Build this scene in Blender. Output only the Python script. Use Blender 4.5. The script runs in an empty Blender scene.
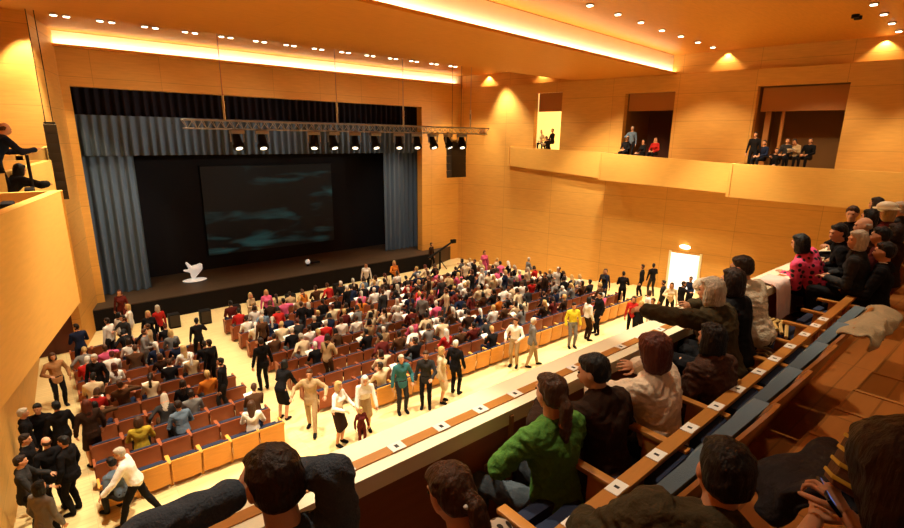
import bpy, bmesh, math, random
from mathutils import Vector, Matrix, Euler, noise
random.seed(7)
C = bpy.context.scene.collection
R = math.radians
# ------------------------------------------------------------------ camera model
H = 7.8
F, TH, YAW, ROLL, CX, CY = 500., R(14.0), R(39.8), R(0.6), 452., 264.
fw = Vector((math.sin(YAW)*math.cos(TH), math.cos(YAW)*math.cos(TH), -math.sin(TH)))
r0 = Vector((math.cos(YAW), -math.sin(YAW), 0)); u0 = r0.cross(fw)
rt = r0*math.cos(ROLL)+u0*math.sin(ROLL); up = -r0*math.sin(ROLL)+u0*math.cos(ROLL)
EYE = Vector((0, 0, H))
def ray(px, py): return fw+rt*((px-CX)/F)-up*((py-CY)/F)
def onz(px, py, z): d = ray(px, py); return EYE+d*((z-H)/d.z)
def ony(px, py, y): d = ray(px, py); return EYE+d*(y/d.y)
def onw(px, py, w): return EYE+ray(px, py)*w
K = .222
def onwall(px, py, off=0):
    d = ray(px, py); t = (21.4-off+K*25.1)/(d.x+K*d.y); return EYE+d*t
def wallx(y, off=0): return 21.4-off+K*(25.1-y)
cd = bpy.data.cameras.new('camera'); cam = bpy.data.objects.new('camera', cd); C.objects.link(cam)
cd.sensor_width = 36; cd.lens = 36*F/904; cd.clip_start = .02; cd.clip_end = 200
cam.matrix_world = Matrix(((rt.x, up.x, -fw.x, 0), (rt.y, up.y, -fw.y, 0), (rt.z, up.z, -fw.z, H), (0, 0, 0, 1)))
bpy.context.scene.camera = cam
# ------------------------------------------------------------------ materials
M = {}
def nt(name):
    m = bpy.data.materials.new(name); m.use_nodes = True; t = m.node_tree
    b = t.nodes['Principled BSDF']; return m, t, b
def mat(name, col, rough=.6, bump=0, bscale=40, stretch=(1, 1, 1), var=.0, metal=0, emit=None, es=0, spec=.3):
    m, t, b = nt(name); M[name] = m
    b.inputs['Base Color'].default_value = (*col, 1); b.inputs['Roughness'].default_value = rough
    b.inputs['Metallic'].default_value = metal; b.inputs['Specular IOR Level'].default_value = spec
    if emit: b.inputs['Emission Color'].default_value = (*emit, 1); b.inputs['Emission Strength'].default_value = es
    if bump or var:
        tc = t.nodes.new('ShaderNodeTexCoord'); mp = t.nodes.new('ShaderNodeMapping'); mp.inputs['Scale'].default_value = stretch
        n = t.nodes.new('ShaderNodeTexNoise'); n.inputs['Scale'].default_value = bscale; n.inputs['Detail'].default_value = 4
        t.links.new(tc.outputs['Object'], mp.inputs['Vector']); t.links.new(mp.outputs['Vector'], n.inputs['Vector'])
        if bump:
            bp = t.nodes.new('ShaderNodeBump'); bp.inputs['Strength'].default_value = bump; bp.inputs['Distance'].default_value = .02
            t.links.new(n.outputs['Fac'], bp.inputs['Height']); t.links.new(bp.outputs['Normal'], b.inputs['Normal'])
        if var:
            mx = t.nodes.new('ShaderNodeMix'); mx.data_type = 'RGBA'
            mx.inputs['A'].default_value = (*[max(0, c*(1-var)) for c in col], 1); mx.inputs['B'].default_value = (*[min(1, c*(1+var)) for c in col], 1)
            t.links.new(n.outputs['Fac'], mx.inputs['Factor']); t.links.new(mx.outputs['Result'], b.inputs['Base Color'])
    return m
def panelmat(name, c1, c2, sx, sz, rough=.5, groove=.6, plane='YZ', spec=.3):
    """wood veneer panels with thin dark joints and fine grain"""
    m, t, b = nt(name); M[name] = m; L = t.links.new; N = t.nodes.new
    tc = N('ShaderNodeTexCoord'); sp = N('ShaderNodeSeparateXYZ'); L(tc.outputs['Object'], sp.inputs[0])
    cb = N('ShaderNodeCombineXYZ')
    L(sp.outputs[plane[0]], cb.inputs[0]); L(sp.outputs[plane[1]], cb.inputs[1])
    br = N('ShaderNodeTexBrick'); br.inputs['Scale'].default_value = 1; br.inputs['Brick Width'].default_value = sx; br.inputs['Row Height'].default_value = sz
    br.inputs['Mortar Size'].default_value = .008; br.inputs['Mortar Smooth'].default_value = .3; br.offset = .0
    br.inputs['Color1'].default_value = (*c1, 1); br.inputs['Color2'].default_value = (*c2, 1); br.inputs['Mortar'].default_value = (*[x*groove for x in c1], 1)
    L(cb.outputs[0], br.inputs['Vector'])
    n = N('ShaderNodeTexNoise'); mp = N('ShaderNodeMapping'); mp.inputs['Scale'].default_value = (1.5, 1.5, 14) if plane != 'XY' else (2, 14, 1)
    L(tc.outputs['Object'], mp.inputs['Vector']); L(mp.outputs[0], n.inputs['Vector']); n.inputs['Scale'].default_value = 1.2; n.inputs['Detail'].default_value = 5
    mr = N('ShaderNodeMapRange'); mr.inputs['To Min'].default_value = .82; mr.inputs['To Max'].default_value = 1.12; L(n.outputs['Fac'], mr.inputs['Value'])
    mx = N('ShaderNodeVectorMath'); mx.operation = 'SCALE'; L(br.outputs['Color'], mx.inputs[0]); L(mr.outputs[0], mx.inputs['Scale'])
    L(mx.outputs[0], b.inputs['Base Color']); b.inputs['Roughness'].default_value = rough; b.inputs['Specular IOR Level'].default_value = spec
    return m
def spotmat(name, base, dot, scale):
    m, t, b = nt(name); M[name] = m
    tc = t.nodes.new('ShaderNodeTexCoord'); v = t.nodes.new('ShaderNodeTexVoronoi'); v.inputs['Scale'].default_value = scale; v.inputs['Randomness'].default_value = .35
    r = t.nodes.new('ShaderNodeValToRGB'); r.color_ramp.interpolation = 'CONSTANT'
    r.color_ramp.elements[0].color = (*dot, 1); r.color_ramp.elements[1].color = (*base, 1); r.color_ramp.elements[1].position = .36
    t.links.new(tc.outputs['Object'], v.inputs['Vector']); t.links.new(v.outputs['Distance'], r.inputs[0]); t.links.new(r.outputs[0], b.inputs['Base Color'])
    b.inputs['Roughness'].default_value = .8; return m
panelmat('wall_wood', (.72, .385, .085), (.69, .36, .08), 3.1, 1.25, plane='YZ')
panelmat('stage_wood', (.70, .34, .06), (.67, .32, .055), 2.4, 1.25, plane='XZ')
panelmat('ceiling_wood', (.66, .27, .032), (.64, .255, .03), 6, 2.4, plane='XY', groove=.85)
panelmat('stall_floor', (.82, .64, .30), (.78, .59, .27), 1.4, .14, plane='XY', groove=.8, rough=.4)
panelmat('tier_floor', (.38, .14, .03), (.34, .12, .025), 1.2, .16, plane='XY', groove=.6, rough=.35)
panelmat('stage_floor', (.075, .042, .02), (.06, .035, .018), 3, .2, plane='XY', groove=.6, rough=.6)
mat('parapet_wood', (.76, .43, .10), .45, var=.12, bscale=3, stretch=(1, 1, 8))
mat('cove_plaster', (.92, .80, .52), .8, var=.05, bscale=2)
mat('rail_cream', (.92, .84, .6), .4, var=.05, bscale=3)
mat('rail_wood', (.44, .18, .035), .4, var=.15, bscale=5, stretch=(1, 8, 8))
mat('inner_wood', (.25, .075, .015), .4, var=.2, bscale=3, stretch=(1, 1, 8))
mat('seat_wood', (.72, .33, .06), .4, var=.15, bscale=4, stretch=(1, 1, 6))
mat('seat_wood_shaded', (.30, .075, .025), .45, var=.2, bscale=4)  # same wood for the inner rows, painted darker and redder for their shade
mat('seat_blue', (.016, .022, .05), .9, .3, 200)
mat('seat_shell_orange', (.40, .15, .03), .35, var=.15, bscale=4)
mat('seat_grey_blue', (.15, .22, .28), .9, .3, 200)
mat('tag_white', (.85, .82, .74), .5)
mat('ink', (.03, .03, .03), .6)
mat('black', (.008, .007, .007), .7, spec=.15)
mat('soft_black', (.012, .01, .01), .95, spec=.05)
mat('dark_metal', (.03, .03, .032), .4, metal=.6)
mat('truss_metal', (.35, .33, .30), .4, metal=.8)
mat('curtain_blue', (.085, .112, .14), .9, .15, 60, spec=.1)
mat('curtain_black', (.014, .010, .012), .95, spec=.05)
mat('speaker_grille', (.05, .035, .02), .8, .5, 150)
mat('lamp_glow', (1, .9, .7), .5, emit=(1, .88, .62), es=9)
mat('lens_glow', (1, .9, .7), .5, emit=(1, .85, .6), es=3)
mat('cove_glow', (1, .8, .4), .5, emit=(1, .62, .22), es=4)
mat('door_light', (.95, .95, .9), .5, emit=(1, .97, .88), es=1.1)
mat('door_dark', (.09, .022, .012), .5)
mat('frame_wood', (.40, .16, .035), .5)
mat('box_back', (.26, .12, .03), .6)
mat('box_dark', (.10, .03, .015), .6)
mat('box_glow', (.8, .55, .2), .6, emit=(1, .7, .22), es=1.0)  # walls of the first box glow to stand in for its lighting
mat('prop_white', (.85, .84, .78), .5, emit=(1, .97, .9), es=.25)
mat('red_tape', (.6, .02, .01), .6)
mat('white_cloth', (.78, .74, .66), .9, .3, 60, spec=.1)
mat('beige_cloth', (.42, .33, .2), .9, .4, 60)
mat('eye', (.02, .015, .01), .2)
mat('wicker', (.62, .42, .14), .6, .5, 90)
mat('strap_dark', (.02, .015, .012), .7)
mat('bag_brown', (.12, .05, .02), .7, .5, 60)
mat('phone_black', (.01, .01, .015), .2)
mat('screen_blue', (.02, .03, .09), .3, emit=(.1, .2, .6), es=.5)
mat('lips', (.45, .14, .1), .5)
# the projection: dim teal brush strokes on black
def projection():
    m, t, b = nt('projection'); M['projection'] = m; L = t.links.new; N = t.nodes.new
    tc = N('ShaderNodeTexCoord'); mp = N('ShaderNodeMapping'); mp.inputs['Rotation'].default_value = (0, R(24), 0); mp.inputs['Scale'].default_value = (.2, 1, 1.3)
    L(tc.outputs['Object'], mp.inputs[0])
    n1 = N('ShaderNodeTexNoise'); n1.inputs['Scale'].default_value = 1.5; n1.inputs['Detail'].default_value = 3; n1.inputs['Distortion'].default_value = 1.1; L(mp.outputs[0], n1.inputs['Vector'])
    n = N('ShaderNodeTexNoise'); n.inputs['Scale'].default_value = .32; L(tc.outputs['Object'], n.inputs['Vector'])
    mu = N('ShaderNodeMath'); mu.operation = 'MULTIPLY'; L(n1.outputs['Fac'], mu.inputs[0]); L(n.outputs['Fac'], mu.inputs[1])
    r = N('ShaderNodeValToRGB'); e = r.color_ramp.elements; e[0].position = .265; e[0].color = (.001, .001, .001, 1); e[1].position = .42; e[1].color = (.022, .085, .08, 1)
    L(mu.outputs[0], r.inputs[0]); L(r.outputs[0], b.inputs['Emission Color']); b.inputs['Emission Strength'].default_value = .4
    b.inputs['Base Color'].default_value = (.006, .006, .006, 1); b.inputs['Roughness'].default_value = .9
projection()
# ------------------------------------------------------------------ mesh helpers
class MB:
    def __init__(s): s.bm = bmesh.new(); s.mi = 0
    def _set(s, n0):
        s.bm.faces.ensure_lookup_table()
        for f in s.bm.faces[n0:]: f.material_index = s.mi
    def box(s, c, d, rot=None, bev=0):
        n0 = len(s.bm.faces)
        T = Matrix.Translation(Vector(c)) @ (rot.to_4x4() if rot else Matrix()) @ Matrix.Diagonal((*d, 1))
        g = bmesh.ops.create_cube(s.bm, size=1, matrix=T)
        if bev:
            es = list({e for v in g['verts'] for e in v.link_edges})
            bmesh.ops.bevel(s.bm, geom=es, offset=bev, segments=2, affect='EDGES', profile=.6)
        s._set(n0); return s
    def cyl(s, p, q, r, r2=None, n=10, caps=True):
        n0 = len(s.bm.faces); p = Vector(p); q = Vector(q); d = q-p
        T = Matrix.Translation((p+q)/2) @ d.to_track_quat('Z', 'Y').to_matrix().to_4x4()
        bmesh.ops.create_cone(s.bm, cap_ends=caps, segments=n, radius1=r, radius2=r if r2 is None else r2, depth=d.length, matrix=T)
        s._set(n0); return s
    def sph(s, c, r, n=2):
        n0 = len(s.bm.faces); r = r if isinstance(r, (tuple, list)) else (r, r, r)
        bmesh.ops.create_icosphere(s.bm, subdivisions=n, radius=1, matrix=Matrix.Translation(Vector(c)) @ Matrix.Diagonal((*r, 1)))
        s._set(n0); return s
    def poly(s, pts, thick=None):
        n0 = len(s.bm.faces); vs = [s.bm.verts.new(Vector(p)) for p in pts]; f = s.bm.faces.new(vs)
        if thick is not None:
            g = bmesh.ops.extrude_face_region(s.bm, geom=[f]); bmesh.ops.translate(s.bm, verts=[v for v in g['geom'] if isinstance(v, bmesh.types.BMVert)], vec=Vector(thick))
        s._set(n0); return s
    def path(s, pts, r, n=8):
        for a, b in zip(pts, pts[1:]): s.cyl(a, b, r, n=n)
        for a in pts[1:-1]: s.sph(a, r, 1)
        return s
    def mesh(s, name, mats, smooth=True):
        bmesh.ops.recalc_face_normals(s.bm, faces=s.bm.faces)
        me = bpy.data.meshes.new(name); s.bm.to_mesh(me); s.bm.free()
        for m in (mats if isinstance(mats, (list, tuple)) else [mats]): me.materials.append(M[m] if isinstance(m, str) else m)
        if smooth:
            me.polygons.foreach_set('use_smooth', [True]*len(me.polygons)); me.set_sharp_from_angle(angle=R(35))
        return me
    def build(s, name, mats, parent=None, smooth=True, loc=None):
        o = bpy.data.objects.new(name, s.mesh(name, mats, smooth)); C.objects.link(o)
        if parent: o.parent = parent
        if loc is not None: o.location = loc
        return o
def tag(o, label, cat, group=None):
    o['label'] = label; o['category'] = cat
    if group: o['group'] = group
    return o
def struct(o): o['kind'] = 'structure'; return o
def empty(name, loc=(0, 0, 0), rz=0):
    o = bpy.data.objects.new(name, None); C.objects.link(o); o.location = loc; o.rotation_euler = (0, 0, rz); o.empty_display_size = .1; return o
def kids(o): return [c for c in C.objects if c.parent == o]
def dup(src, chl, loc, rz):
    r = src.copy(); C.objects.link(r); r.location = loc; r.rotation_euler = (0, 0, rz)
    for c in chl: d = c.copy(); C.objects.link(d); d.parent = r
    return r
# ------------------------------------------------------------------ figures
def frame(d, hint=Vector((0, 0, 1))):
    """matrix whose Z is d"""
    z = d.normalized(); x = hint.cross(z)
    if x.length < 1e-4: x = Vector((1, 0, 0)).cross(z)
    x.normalize(); y = z.cross(x); return Matrix((x, y, z)).transposed()
def E(c, r, rot=None): return (Vector(c), r if isinstance(r, tuple) else (r, r, r), rot)
ICO = {}
def ico(sub):
    if sub not in ICO:
        b = bmesh.new(); bmesh.ops.create_icosphere(b, subdivisions=sub, radius=1); b.verts.ensure_lookup_table()
        ICO[sub] = ([v.co.copy() for v in b.verts], [[v.index for v in f.verts] for f in b.faces]); b.free()
    return ICO[sub]
def hullmesh(bm, ells, infl=0, sub=2):
    V, FC = ico(sub); pts = []
    for c, r, rot in ells:
        for v in V:
            q = Vector((v.x*(r[0]+infl), v.y*(r[1]+infl), v.z*(r[2]+infl))); pts.append(c+(rot @ q if rot else q))
    if len(ells) == 1:
        vs = [bm.verts.new(p) for p in pts]
        for f in FC: bm.faces.new([vs[i] for i in f])
    else:
        t = bmesh.new()
        for p in pts: t.verts.new(p)
        g = bmesh.ops.convex_hull(t, input=list(t.verts))
        mp = {}
        for f in t.faces:
            for v in f.verts:
                if v not in mp: mp[v] = bm.verts.new(v.co)
            try: bm.faces.new([mp[v] for v in f.verts])
            except ValueError: pass
        t.free()
def remesh(prims, vox, name, infl=0, smooth=4, sub=2, wrinkle=0, wfreq=9, deci=None):
    bm = bmesh.new()
    for p in prims: hullmesh(bm, p, infl, sub)
    me = bpy.data.meshes.new('tmp'); bm.to_mesh(me); bm.free()
    o = bpy.data.objects.new('tmp', me); C.objects.link(o)
    a = o.modifiers.new('r', 'REMESH'); a.mode = 'VOXEL'; a.voxel_size = vox; a.use_smooth_shade = True
    if smooth: b = o.modifiers.new('s', 'SMOOTH'); b.iterations = smooth; b.factor = .5
    if deci: d = o.modifiers.new('d', 'DECIMATE'); d.ratio = deci
    dg = bpy.context.evaluated_depsgraph_get(); dg.update()
    m2 = bpy.data.meshes.new_from_object(o.evaluated_get(dg)); m2.name = name
    bpy.data.objects.remove(o); bpy.data.meshes.remove(me)
    if wrinkle:
        nrm = [v.normal.copy() for v in m2.vertices]
        for v, n in zip(m2.vertices, nrm):
            p = v.co
            q = noise.noise(Vector((p.x*wfreq, p.y*wfreq, p.z*wfreq*1.9+2*noise.noise(p*5))))
            q = (1-abs(q)*2.2)
            v.co += n*(wrinkle*(q-.4)+wrinkle*.8*noise.noise(p*wfreq*2.7))
    m2.polygons.foreach_set('use_smooth', [True]*len(m2.polygons))
    return m2
def setmat(me, ms):
    me.materials.clear()
    for m in ms: me.materials.append(M[m] if isinstance(m, str) else m)
def ik(a, b, l1, l2, hint):
    d = b-a; L = d.length
    if L > (l1+l2)*.995: d = d*((l1+l2)*.995/L); b = a+d; L = d.length
    if L < abs(l1-l2)+.02: L = abs(l1-l2)+.02
    x = (l1*l1-l2*l2+L*L)/(2*L); h = math.sqrt(max(0, l1*l1-x*x)); u = d.normalized()
    hv = hint-u*hint.dot(u); hv = hv.normalized() if hv.length > 1e-4 else Vector((0, -1, 0))
    return a+u*x+hv*h, b
def hand(wrist, d, nrm, side, curl=.6, s=1.):
    """palm plus four fingers of different lengths and a side thumb. d: along hand, nrm: back-of-hand normal; thumb on +side of (d x nrm)"""
    d = d.normalized(); nrm = (nrm-d*nrm.dot(d)).normalized(); lat = d.cross(nrm)*side
    P = []
    knk = [wrist+d*.085*s+lat*(.030-.020*i)*s - d*abs(i-1)*.004 for i in range(4)]
    rot = Matrix((lat, nrm, d)).transposed()
    P.append([E(wrist+d*.015, (.026*s, .018*s, .02*s), rot), E(wrist+d*.07*s, (.038*s, .014*s, .022*s), rot)])
    for i, k in enumerate(knk):
        ln = [.072, .08, .074, .058][i]*s; a = 0; p = k-d*.012; r = .0088*s
        for j, f in enumerate((.45, .32, .26)):
            a += curl*(.35 if j == 0 else .75); v = (d*math.cos(a)-nrm*math.sin(a)+lat*.06*(1.5-i)).normalized()
            q = p+v*ln*f*1.05; P.append([E(p, r), E(q, r*.92)]); p = q; r *= .93
    p = wrist+d*.025*s+lat*.026*s; v1 = (lat*.75+d*.65-nrm*.15*curl).normalized(); q = p+v1*.042*s
    v2 = (lat*.35+d*.9-nrm*.6*curl).normalized(); q2 = q+v2*.03*s; v3 = (d*.9-nrm*.9*curl-lat*.1).normalized(); q3 = q2+v3*.024*s
    P += [[E(p, .015*s), E(q, .0115*s)], [E(q, .0115*s), E(q2, .0105*s)], [E(q2, .0105*s), E(q3, .009*s)]]
    return P
def skel(hz=.92, lean=0, side=0, twist=0, hyaw=0, hpitch=0, hroll=0, feet=None, hands=None, elb=None, knee=None, hoff=(0, 0), g=1., hcurl=(.6, .6), elpos=None):
    """joint positions; facing +Y, person's right is +X. Returns regions of hull primitives"""
    P = Vector((hoff[0], hoff[1], hz)); Rt = Euler((-lean, side, twist), 'XYZ').to_matrix()
    def T(x, y, z): return P+Rt @ Vector((x, y, z))
    sw = .175*g
    J = {'P': P, 'neck': T(0, -.005, .50), 'sh': [T(-sw, 0, .44), T(sw, 0, .44)]}
    reg = {}
    reg['torso'] = [[E(T(0, -.01, 0), (.158, .115, .10), Rt), E(T(0, 0, .18), (.128*g, .095, .08), Rt)],
                    [E(T(0, 0, .18), (.128*g, .095, .08), Rt), E(T(0, .0, .33), (.158*g, .115, .09), Rt)],
                    [E(T(0, 0, .33), (.158*g, .115, .09), Rt), E(T(-sw+.03, -.005, .425), (.055, .06, .05), Rt), E(T(sw-.03, -.005, .425), (.055, .06, .05), Rt)],
                    [E(T(-sw+.03, -.005, .43), .052), E(T(sw-.03, -.005, .43), .052), E(T(0, -.01, .475), .055)]]
    if g < 1: reg['torso'].append([E(T(-.07, .085, .31), .062), E(T(.07, .085, .31), .062)])
    Rh = Euler((0, 0, twist), 'XYZ').to_matrix() @ Euler((-lean*.35-hpitch, side*.4+hroll, hyaw), 'XYZ').to_matrix()
    hc = J['neck']+Rh @ Vector((0, .025, .155)); J['head'] = hc; J['Rh'] = Rh
    def h(x, y, z): return hc+Rh @ Vector((x, y, z))
    reg['neck'] = [[E(J['neck']-Rt @ Vector((0, 0, .03)), .056), E(h(0, -.02, -.06), .052)]]
    reg['head'] = [[E(h(0, -.012, .03), (.073, .09, .085), Rh), E(h(0, .012, -.02), (.066, .078, .07), Rh)],
                   [E(h(0, .012, -.02), (.062, .072, .06), Rh), E(h(0, .042, -.088), (.026, .026, .02), Rh)],
                   [E(h(0, .083, .0), .009), E(h(0, .098, -.03), .0115)], [E(h(-.012, .09, -.034), .009), E(h(.012, .09, -.034), .009)],
                   [E(h(-.03, .08, .028), .01), E(h(.03, .08, .028), .01)],
                   [E(h(-.018, .082, -.062), .0085), E(h(.018, .082, -.062), .0085)],
                   [E(h(-.074, -.005, -.0), (.01, .018, .03), Rh)], [E(h(.074, -.005, -.0), (.01, .018, .03), Rh)]]
    J['h'] = h
    feet = feet or [(-.1, .02), (.1, .02)]; hands = hands or [(-.27, .08, hz-.06), (.27, .08, hz-.06)]
    elb = elb or [(-.5, -.8, 0), (.5, -.8, 0)]; knee = knee or [(-.1, 1, .1), (.1, 1, .1)]
    reg['arm'] = []; reg['fore'] = []; reg['hand'] = []; reg['thigh'] = []; reg['shin'] = []; reg['foot'] = []; J['el'] = []; J['wr'] = []; J['kn'] = []
    for i in range(2):
        s = J['sh'][i]; w = Vector(hands[i]); e, w = ik(s, w, .285, .25, Vector(elb[i]))
        if elpos and elpos[i]: e = Vector(elpos[i]); w = e+(Vector(hands[i])-e).normalized()*.255
        reg['arm'].append([E(s, .051*g), E(e, .037*g)]); reg['fore'].append([E(e, .038*g), E(e.lerp(w, .3), .036*g), E(w, .025*g)])
        d = (w-e).normalized(); nrm = Vector(elb[i]).normalized()*.2+Vector((0, 0, 1))
        if abs(d.z) > .8: nrm = Vector(((-1, 1)[i], 0, 0))+Vector((0, -.3, 0))
        if hands[i][2] > s.z-.05: nrm = Vector((0, -.8, .5))
        sd = 1
        lat = d.cross(nrm)
        if lat.x*((1, -1)[i]) < 0: sd = -1     # thumb towards the body mid-line
        reg['hand'].append(hand(w, d, nrm, sd, hcurl[i])); J['el'].append(e); J['wr'].append(w)
    for i in range(2):
        hp = P+Rt.col[0]*((-.09, .09)[i])+Vector((0, 0, -.02)); f = Vector((feet[i][0], feet[i][1], .085 if len(feet[i]) < 3 else feet[i][2]+.085))
        k, a = ik(hp, f, .43, .42, Vector(knee[i]))
        reg['thigh'].append([E(hp, .082), E(k, .054)]); reg['shin'].append([E(k, .053), E(k.lerp(a, .35)+Vector((0, -.012, 0)), .052), E(a, .036)])
        fd = Vector((k.x-P.x, abs(k.y-P.y)+.25, 0)).normalized() if abs(k.y-P.y) > .25 else Vector(((-.15, .15)[i], 1, 0)).normalized()
        reg['foot'].append([E(a+Vector((0, 0, -.035)), (.04, .04, .045)), E(a+fd*.13+Vector((0, 0, -.06)), (.042, .05, .024))]); J['kn'].append(k)
    return J, reg
def hairprims(J, kind):
    h, Rh = J['h'], J['Rh']
    cap = [[E(h(0, -.022, .045), (.083, .094, .083), Rh), E(h(0, -.05, -.01), (.078, .062, .06), Rh)], [E(h(0, .035, .083), (.062, .045, .028), Rh), E(h(0, -.02, .07), (.07, .08, .06), Rh)]]
    if kind == 'short': return cap
    if kind == 'bald': return [[E(h(-.06, -.035, .01), (.02, .05, .04), Rh), E(h(0, -.075, -.0), (.055, .03, .045), Rh)], [E(h(.06, -.035, .01), (.02, .05, .04), Rh), E(h(0, -.075, -.0), (.055, .03, .045), Rh)]]
    if kind == 'bob': return cap+[[E(h(0, -.03, .02), (.098, .088, .085), Rh), E(h(-.075, -.01, -.09), (.028, .05, .035), Rh), E(h(.075, -.01, -.09), (.028, .05, .035), Rh), E(h(0, -.075, -.1), (.06, .035, .04), Rh)]]
    if kind == 'long': return cap+[[E(h(0, -.035, .03), (.097, .085, .085), Rh), E(h(-.07, -.03, -.12), (.035, .045, .04), Rh), E(h(.07, -.03, -.12), (.035, .045, .04), Rh), E(h(0, -.075, -.12), (.06, .035, .04), Rh)],
                                   [E(h(0, -.07, -.1), (.085, .045, .05), Rh), E(h(0, -.105, -.28), (.06, .028, .05), Rh)]]
    if kind == 'tail': return cap+[[E(h(0, -.1, .01), (.03, .035, .03), Rh), E(h(0, -.13, -.03), (.036, .036, .04), Rh)], [E(h(0, -.13, -.03), (.038, .036, .04), Rh), E(h(0, -.125, -.15), (.042, .034, .05), Rh)], [E(h(0, -.125, -.15), (.042, .034, .05), Rh), E(h(0.01, -.12, -.27), (.018, .018, .03), Rh)]]
    if kind == 'bun': return cap+[[E(h(0, -.1, .02), (.04, .035, .04), Rh)], [E(h(0, -.12, -.02), (.048, .04, .045), Rh)]]
    if kind == 'big': return [[E(h(0, -.03, .05), (.115, .115, .105), Rh), E(h(0, -.05, -.07), (.105, .08, .08), Rh)], [E(h(0, .03, .09), (.08, .06, .04), Rh), E(h(0, -.02, .07), (.09, .09, .07), Rh)]]
    return cap
CM = {}
CLO = {'black': (.009, .008, .009), 'charcoal': (.03, .028, .028), 'navy': (.012, .018, .045), 'brown': (.075, .033, .014), 'dark brown': (.03, .014, .008), 'white': (.82, .78, .70),
       'cream': (.66, .52, .32), 'red': (.45, .02, .015), 'pink': (.75, .12, .25), 'grey': (.18, .17, .16), 'beige': (.42, .29, .15), 'olive': (.17, .14, .03),
       'mustard': (.42, .30, .03), 'blue grey': (.11, .15, .2), 'teal': (.04, .15, .16), 'green': (.05, .17, .02), 'orange': (.6, .17, .02), 'yellow': (.72, .6, .04), 'denim': (.07, .085, .10), 'tan': (.40, .20, .08), 'olive brown': (.05, .035, .016), 'maroon': (.10, .015, .012)}
HR = {'black': (.006, .005, .005), 'dark brown': (.02, .009, .005), 'brown': (.06, .024, .01), 'auburn': (.09, .018, .008), 'blonde': (.55, .36, .13), 'grey': (.5, .43, .33), 'white': (.7, .66, .58)}
SK = [(.62, .30, .16), (.70, .37, .22), (.55, .24, .11)]
def cloth(n):
    if ('c', n) not in CM: CM['c', n] = mat('cloth_'+n.replace(' ', '_'), CLO[n], .9, .25, 70, var=.18, spec=.1)
    return CM['c', n]
def hairm(n):
    if ('h', n) not in CM: CM['h', n] = mat('hair_'+n.replace(' ', '_'), HR[n], .5, .8, 60, (1, 1, .12), var=.35, spec=.3)
    return CM['h', n]
def skinm(i):
    if ('s', i) not in CM: CM['s', i] = mat('skin_%d' % i, SK[i], .55, .1, 40, var=.06)
    return CM['s', i]
def joinm(a, b):
    bm = bmesh.new(); bm.from_mesh(a); bm.from_mesh(b); me = bpy.data.meshes.new(a.name); bm.to_mesh(me); bm.free()
    me.polygons.foreach_set('use_smooth', [True]*len(me.polygons)); return me
def addo(name, me, parent, ms):
    setmat(me, ms); o = bpy.data.objects.new(name, me); C.objects.link(o); o.parent = parent; return o
def person(loc, rz, label, top='black', bottom='charcoal', hair='dark brown', hk='short', skin=0, sleeve=1., thick=.014, vox=.012, group=None, shoes='black', skirt=False,
           jacket=False, topmat=None, wr=.006, eyes=True, scale=1., drop=.0, collar=None, **kw):
    J, rg = skel(**kw)
    root = empty('person', loc, rz); tag(root, label, 'person', group); root.scale = (scale,)*3
    allp = rg['torso']+rg['neck']+rg['head']+rg['arm']+rg['fore']+rg['thigh']+rg['shin']+rg['foot']
    b = remesh(allp, vox*.8, 'body', smooth=3)
    hv = max(.0045, vox*.42)
    b = joinm(b, remesh(rg['hand'][0]+rg['hand'][1], hv, 'hands', smooth=2, sub=1))
    addo('body', b, root, [skinm(skin)])
    T = list(rg['torso'])
    for i in range(2):
        e, w = J['el'][i], J['wr'][i]; s = J['sh'][i]
        if sleeve >= .9:
            T.append(rg['arm'][i]); T.append([E(e, .042), E(e.lerp(w, .93*sleeve), .031)])
        elif sleeve > .45: T.append(rg['arm'][i]); T.append([E(e, .042), E(e.lerp(w, sleeve-.45), .038)])
        elif sleeve > 0: T.append([E(s, .055), E(s.lerp(e, sleeve*2), .05)])
    if jacket:
        P = J['P']; T.append([E(P+Vector((0, -.01, .0)), (.168, .13, .07)), E(P+Vector((0, -.01, -.12 if kw.get('hz', .92) > .7 else -.03)), (.17, .135, .06))])
        T.append([E(J['neck']+Vector((0, -.012, -.01)), .062), E(J['neck']+Vector((0, -.01, -.05)), .085)])
    addo('jacket' if jacket else 'top', remesh(T, vox, 'top', infl=thick, smooth=3, wrinkle=wr, wfreq=9), root, [topmat or cloth(top)])
    if collar: addo('collar', remesh([[E(J['neck']+Vector((0, -.005, .035)), (.066, .066, .02))]], .008, 'collar', smooth=1), root, [cloth(collar)])
    Pz = J['P']
    B = [[E(Pz+Vector((0, -.01, -.01)), (.16, .12, .09)), E(Pz+Vector((0, 0, .06)), (.145, .108, .05))]]
    if skirt: B.append([E(Pz, (.16, .12, .08)), E(J['kn'][0], .08), E(J['kn'][1], .08)])
    else:
        for i in range(2): B.append(rg['thigh'][i]); B.append(rg['shin'][i])
    addo('skirt' if skirt else 'trousers', remesh(B, vox, 'bottom', infl=.012, smooth=3, wrinkle=wr*.8), root, [cloth(bottom)])
    for i in range(2): addo('shoe', remesh([rg['foot'][i]], vox*.9, 'shoe', infl=.008, smooth=2), root, [cloth(shoes)])
    if hk: addo('hair', remesh(hairprims(J, hk), vox*.8, 'hair', smooth=3, wrinkle=.004, wfreq=16), root, [hairm(hair)])
    if eyes:
        for sx in (-1, 1):
            MB().sph(J['h'](sx*.029, .079, .008), (.011, .008, .007), 2).build('eye', 'eye', root)
    root['_'] = 0; del root['_']
    return root, J
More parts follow.
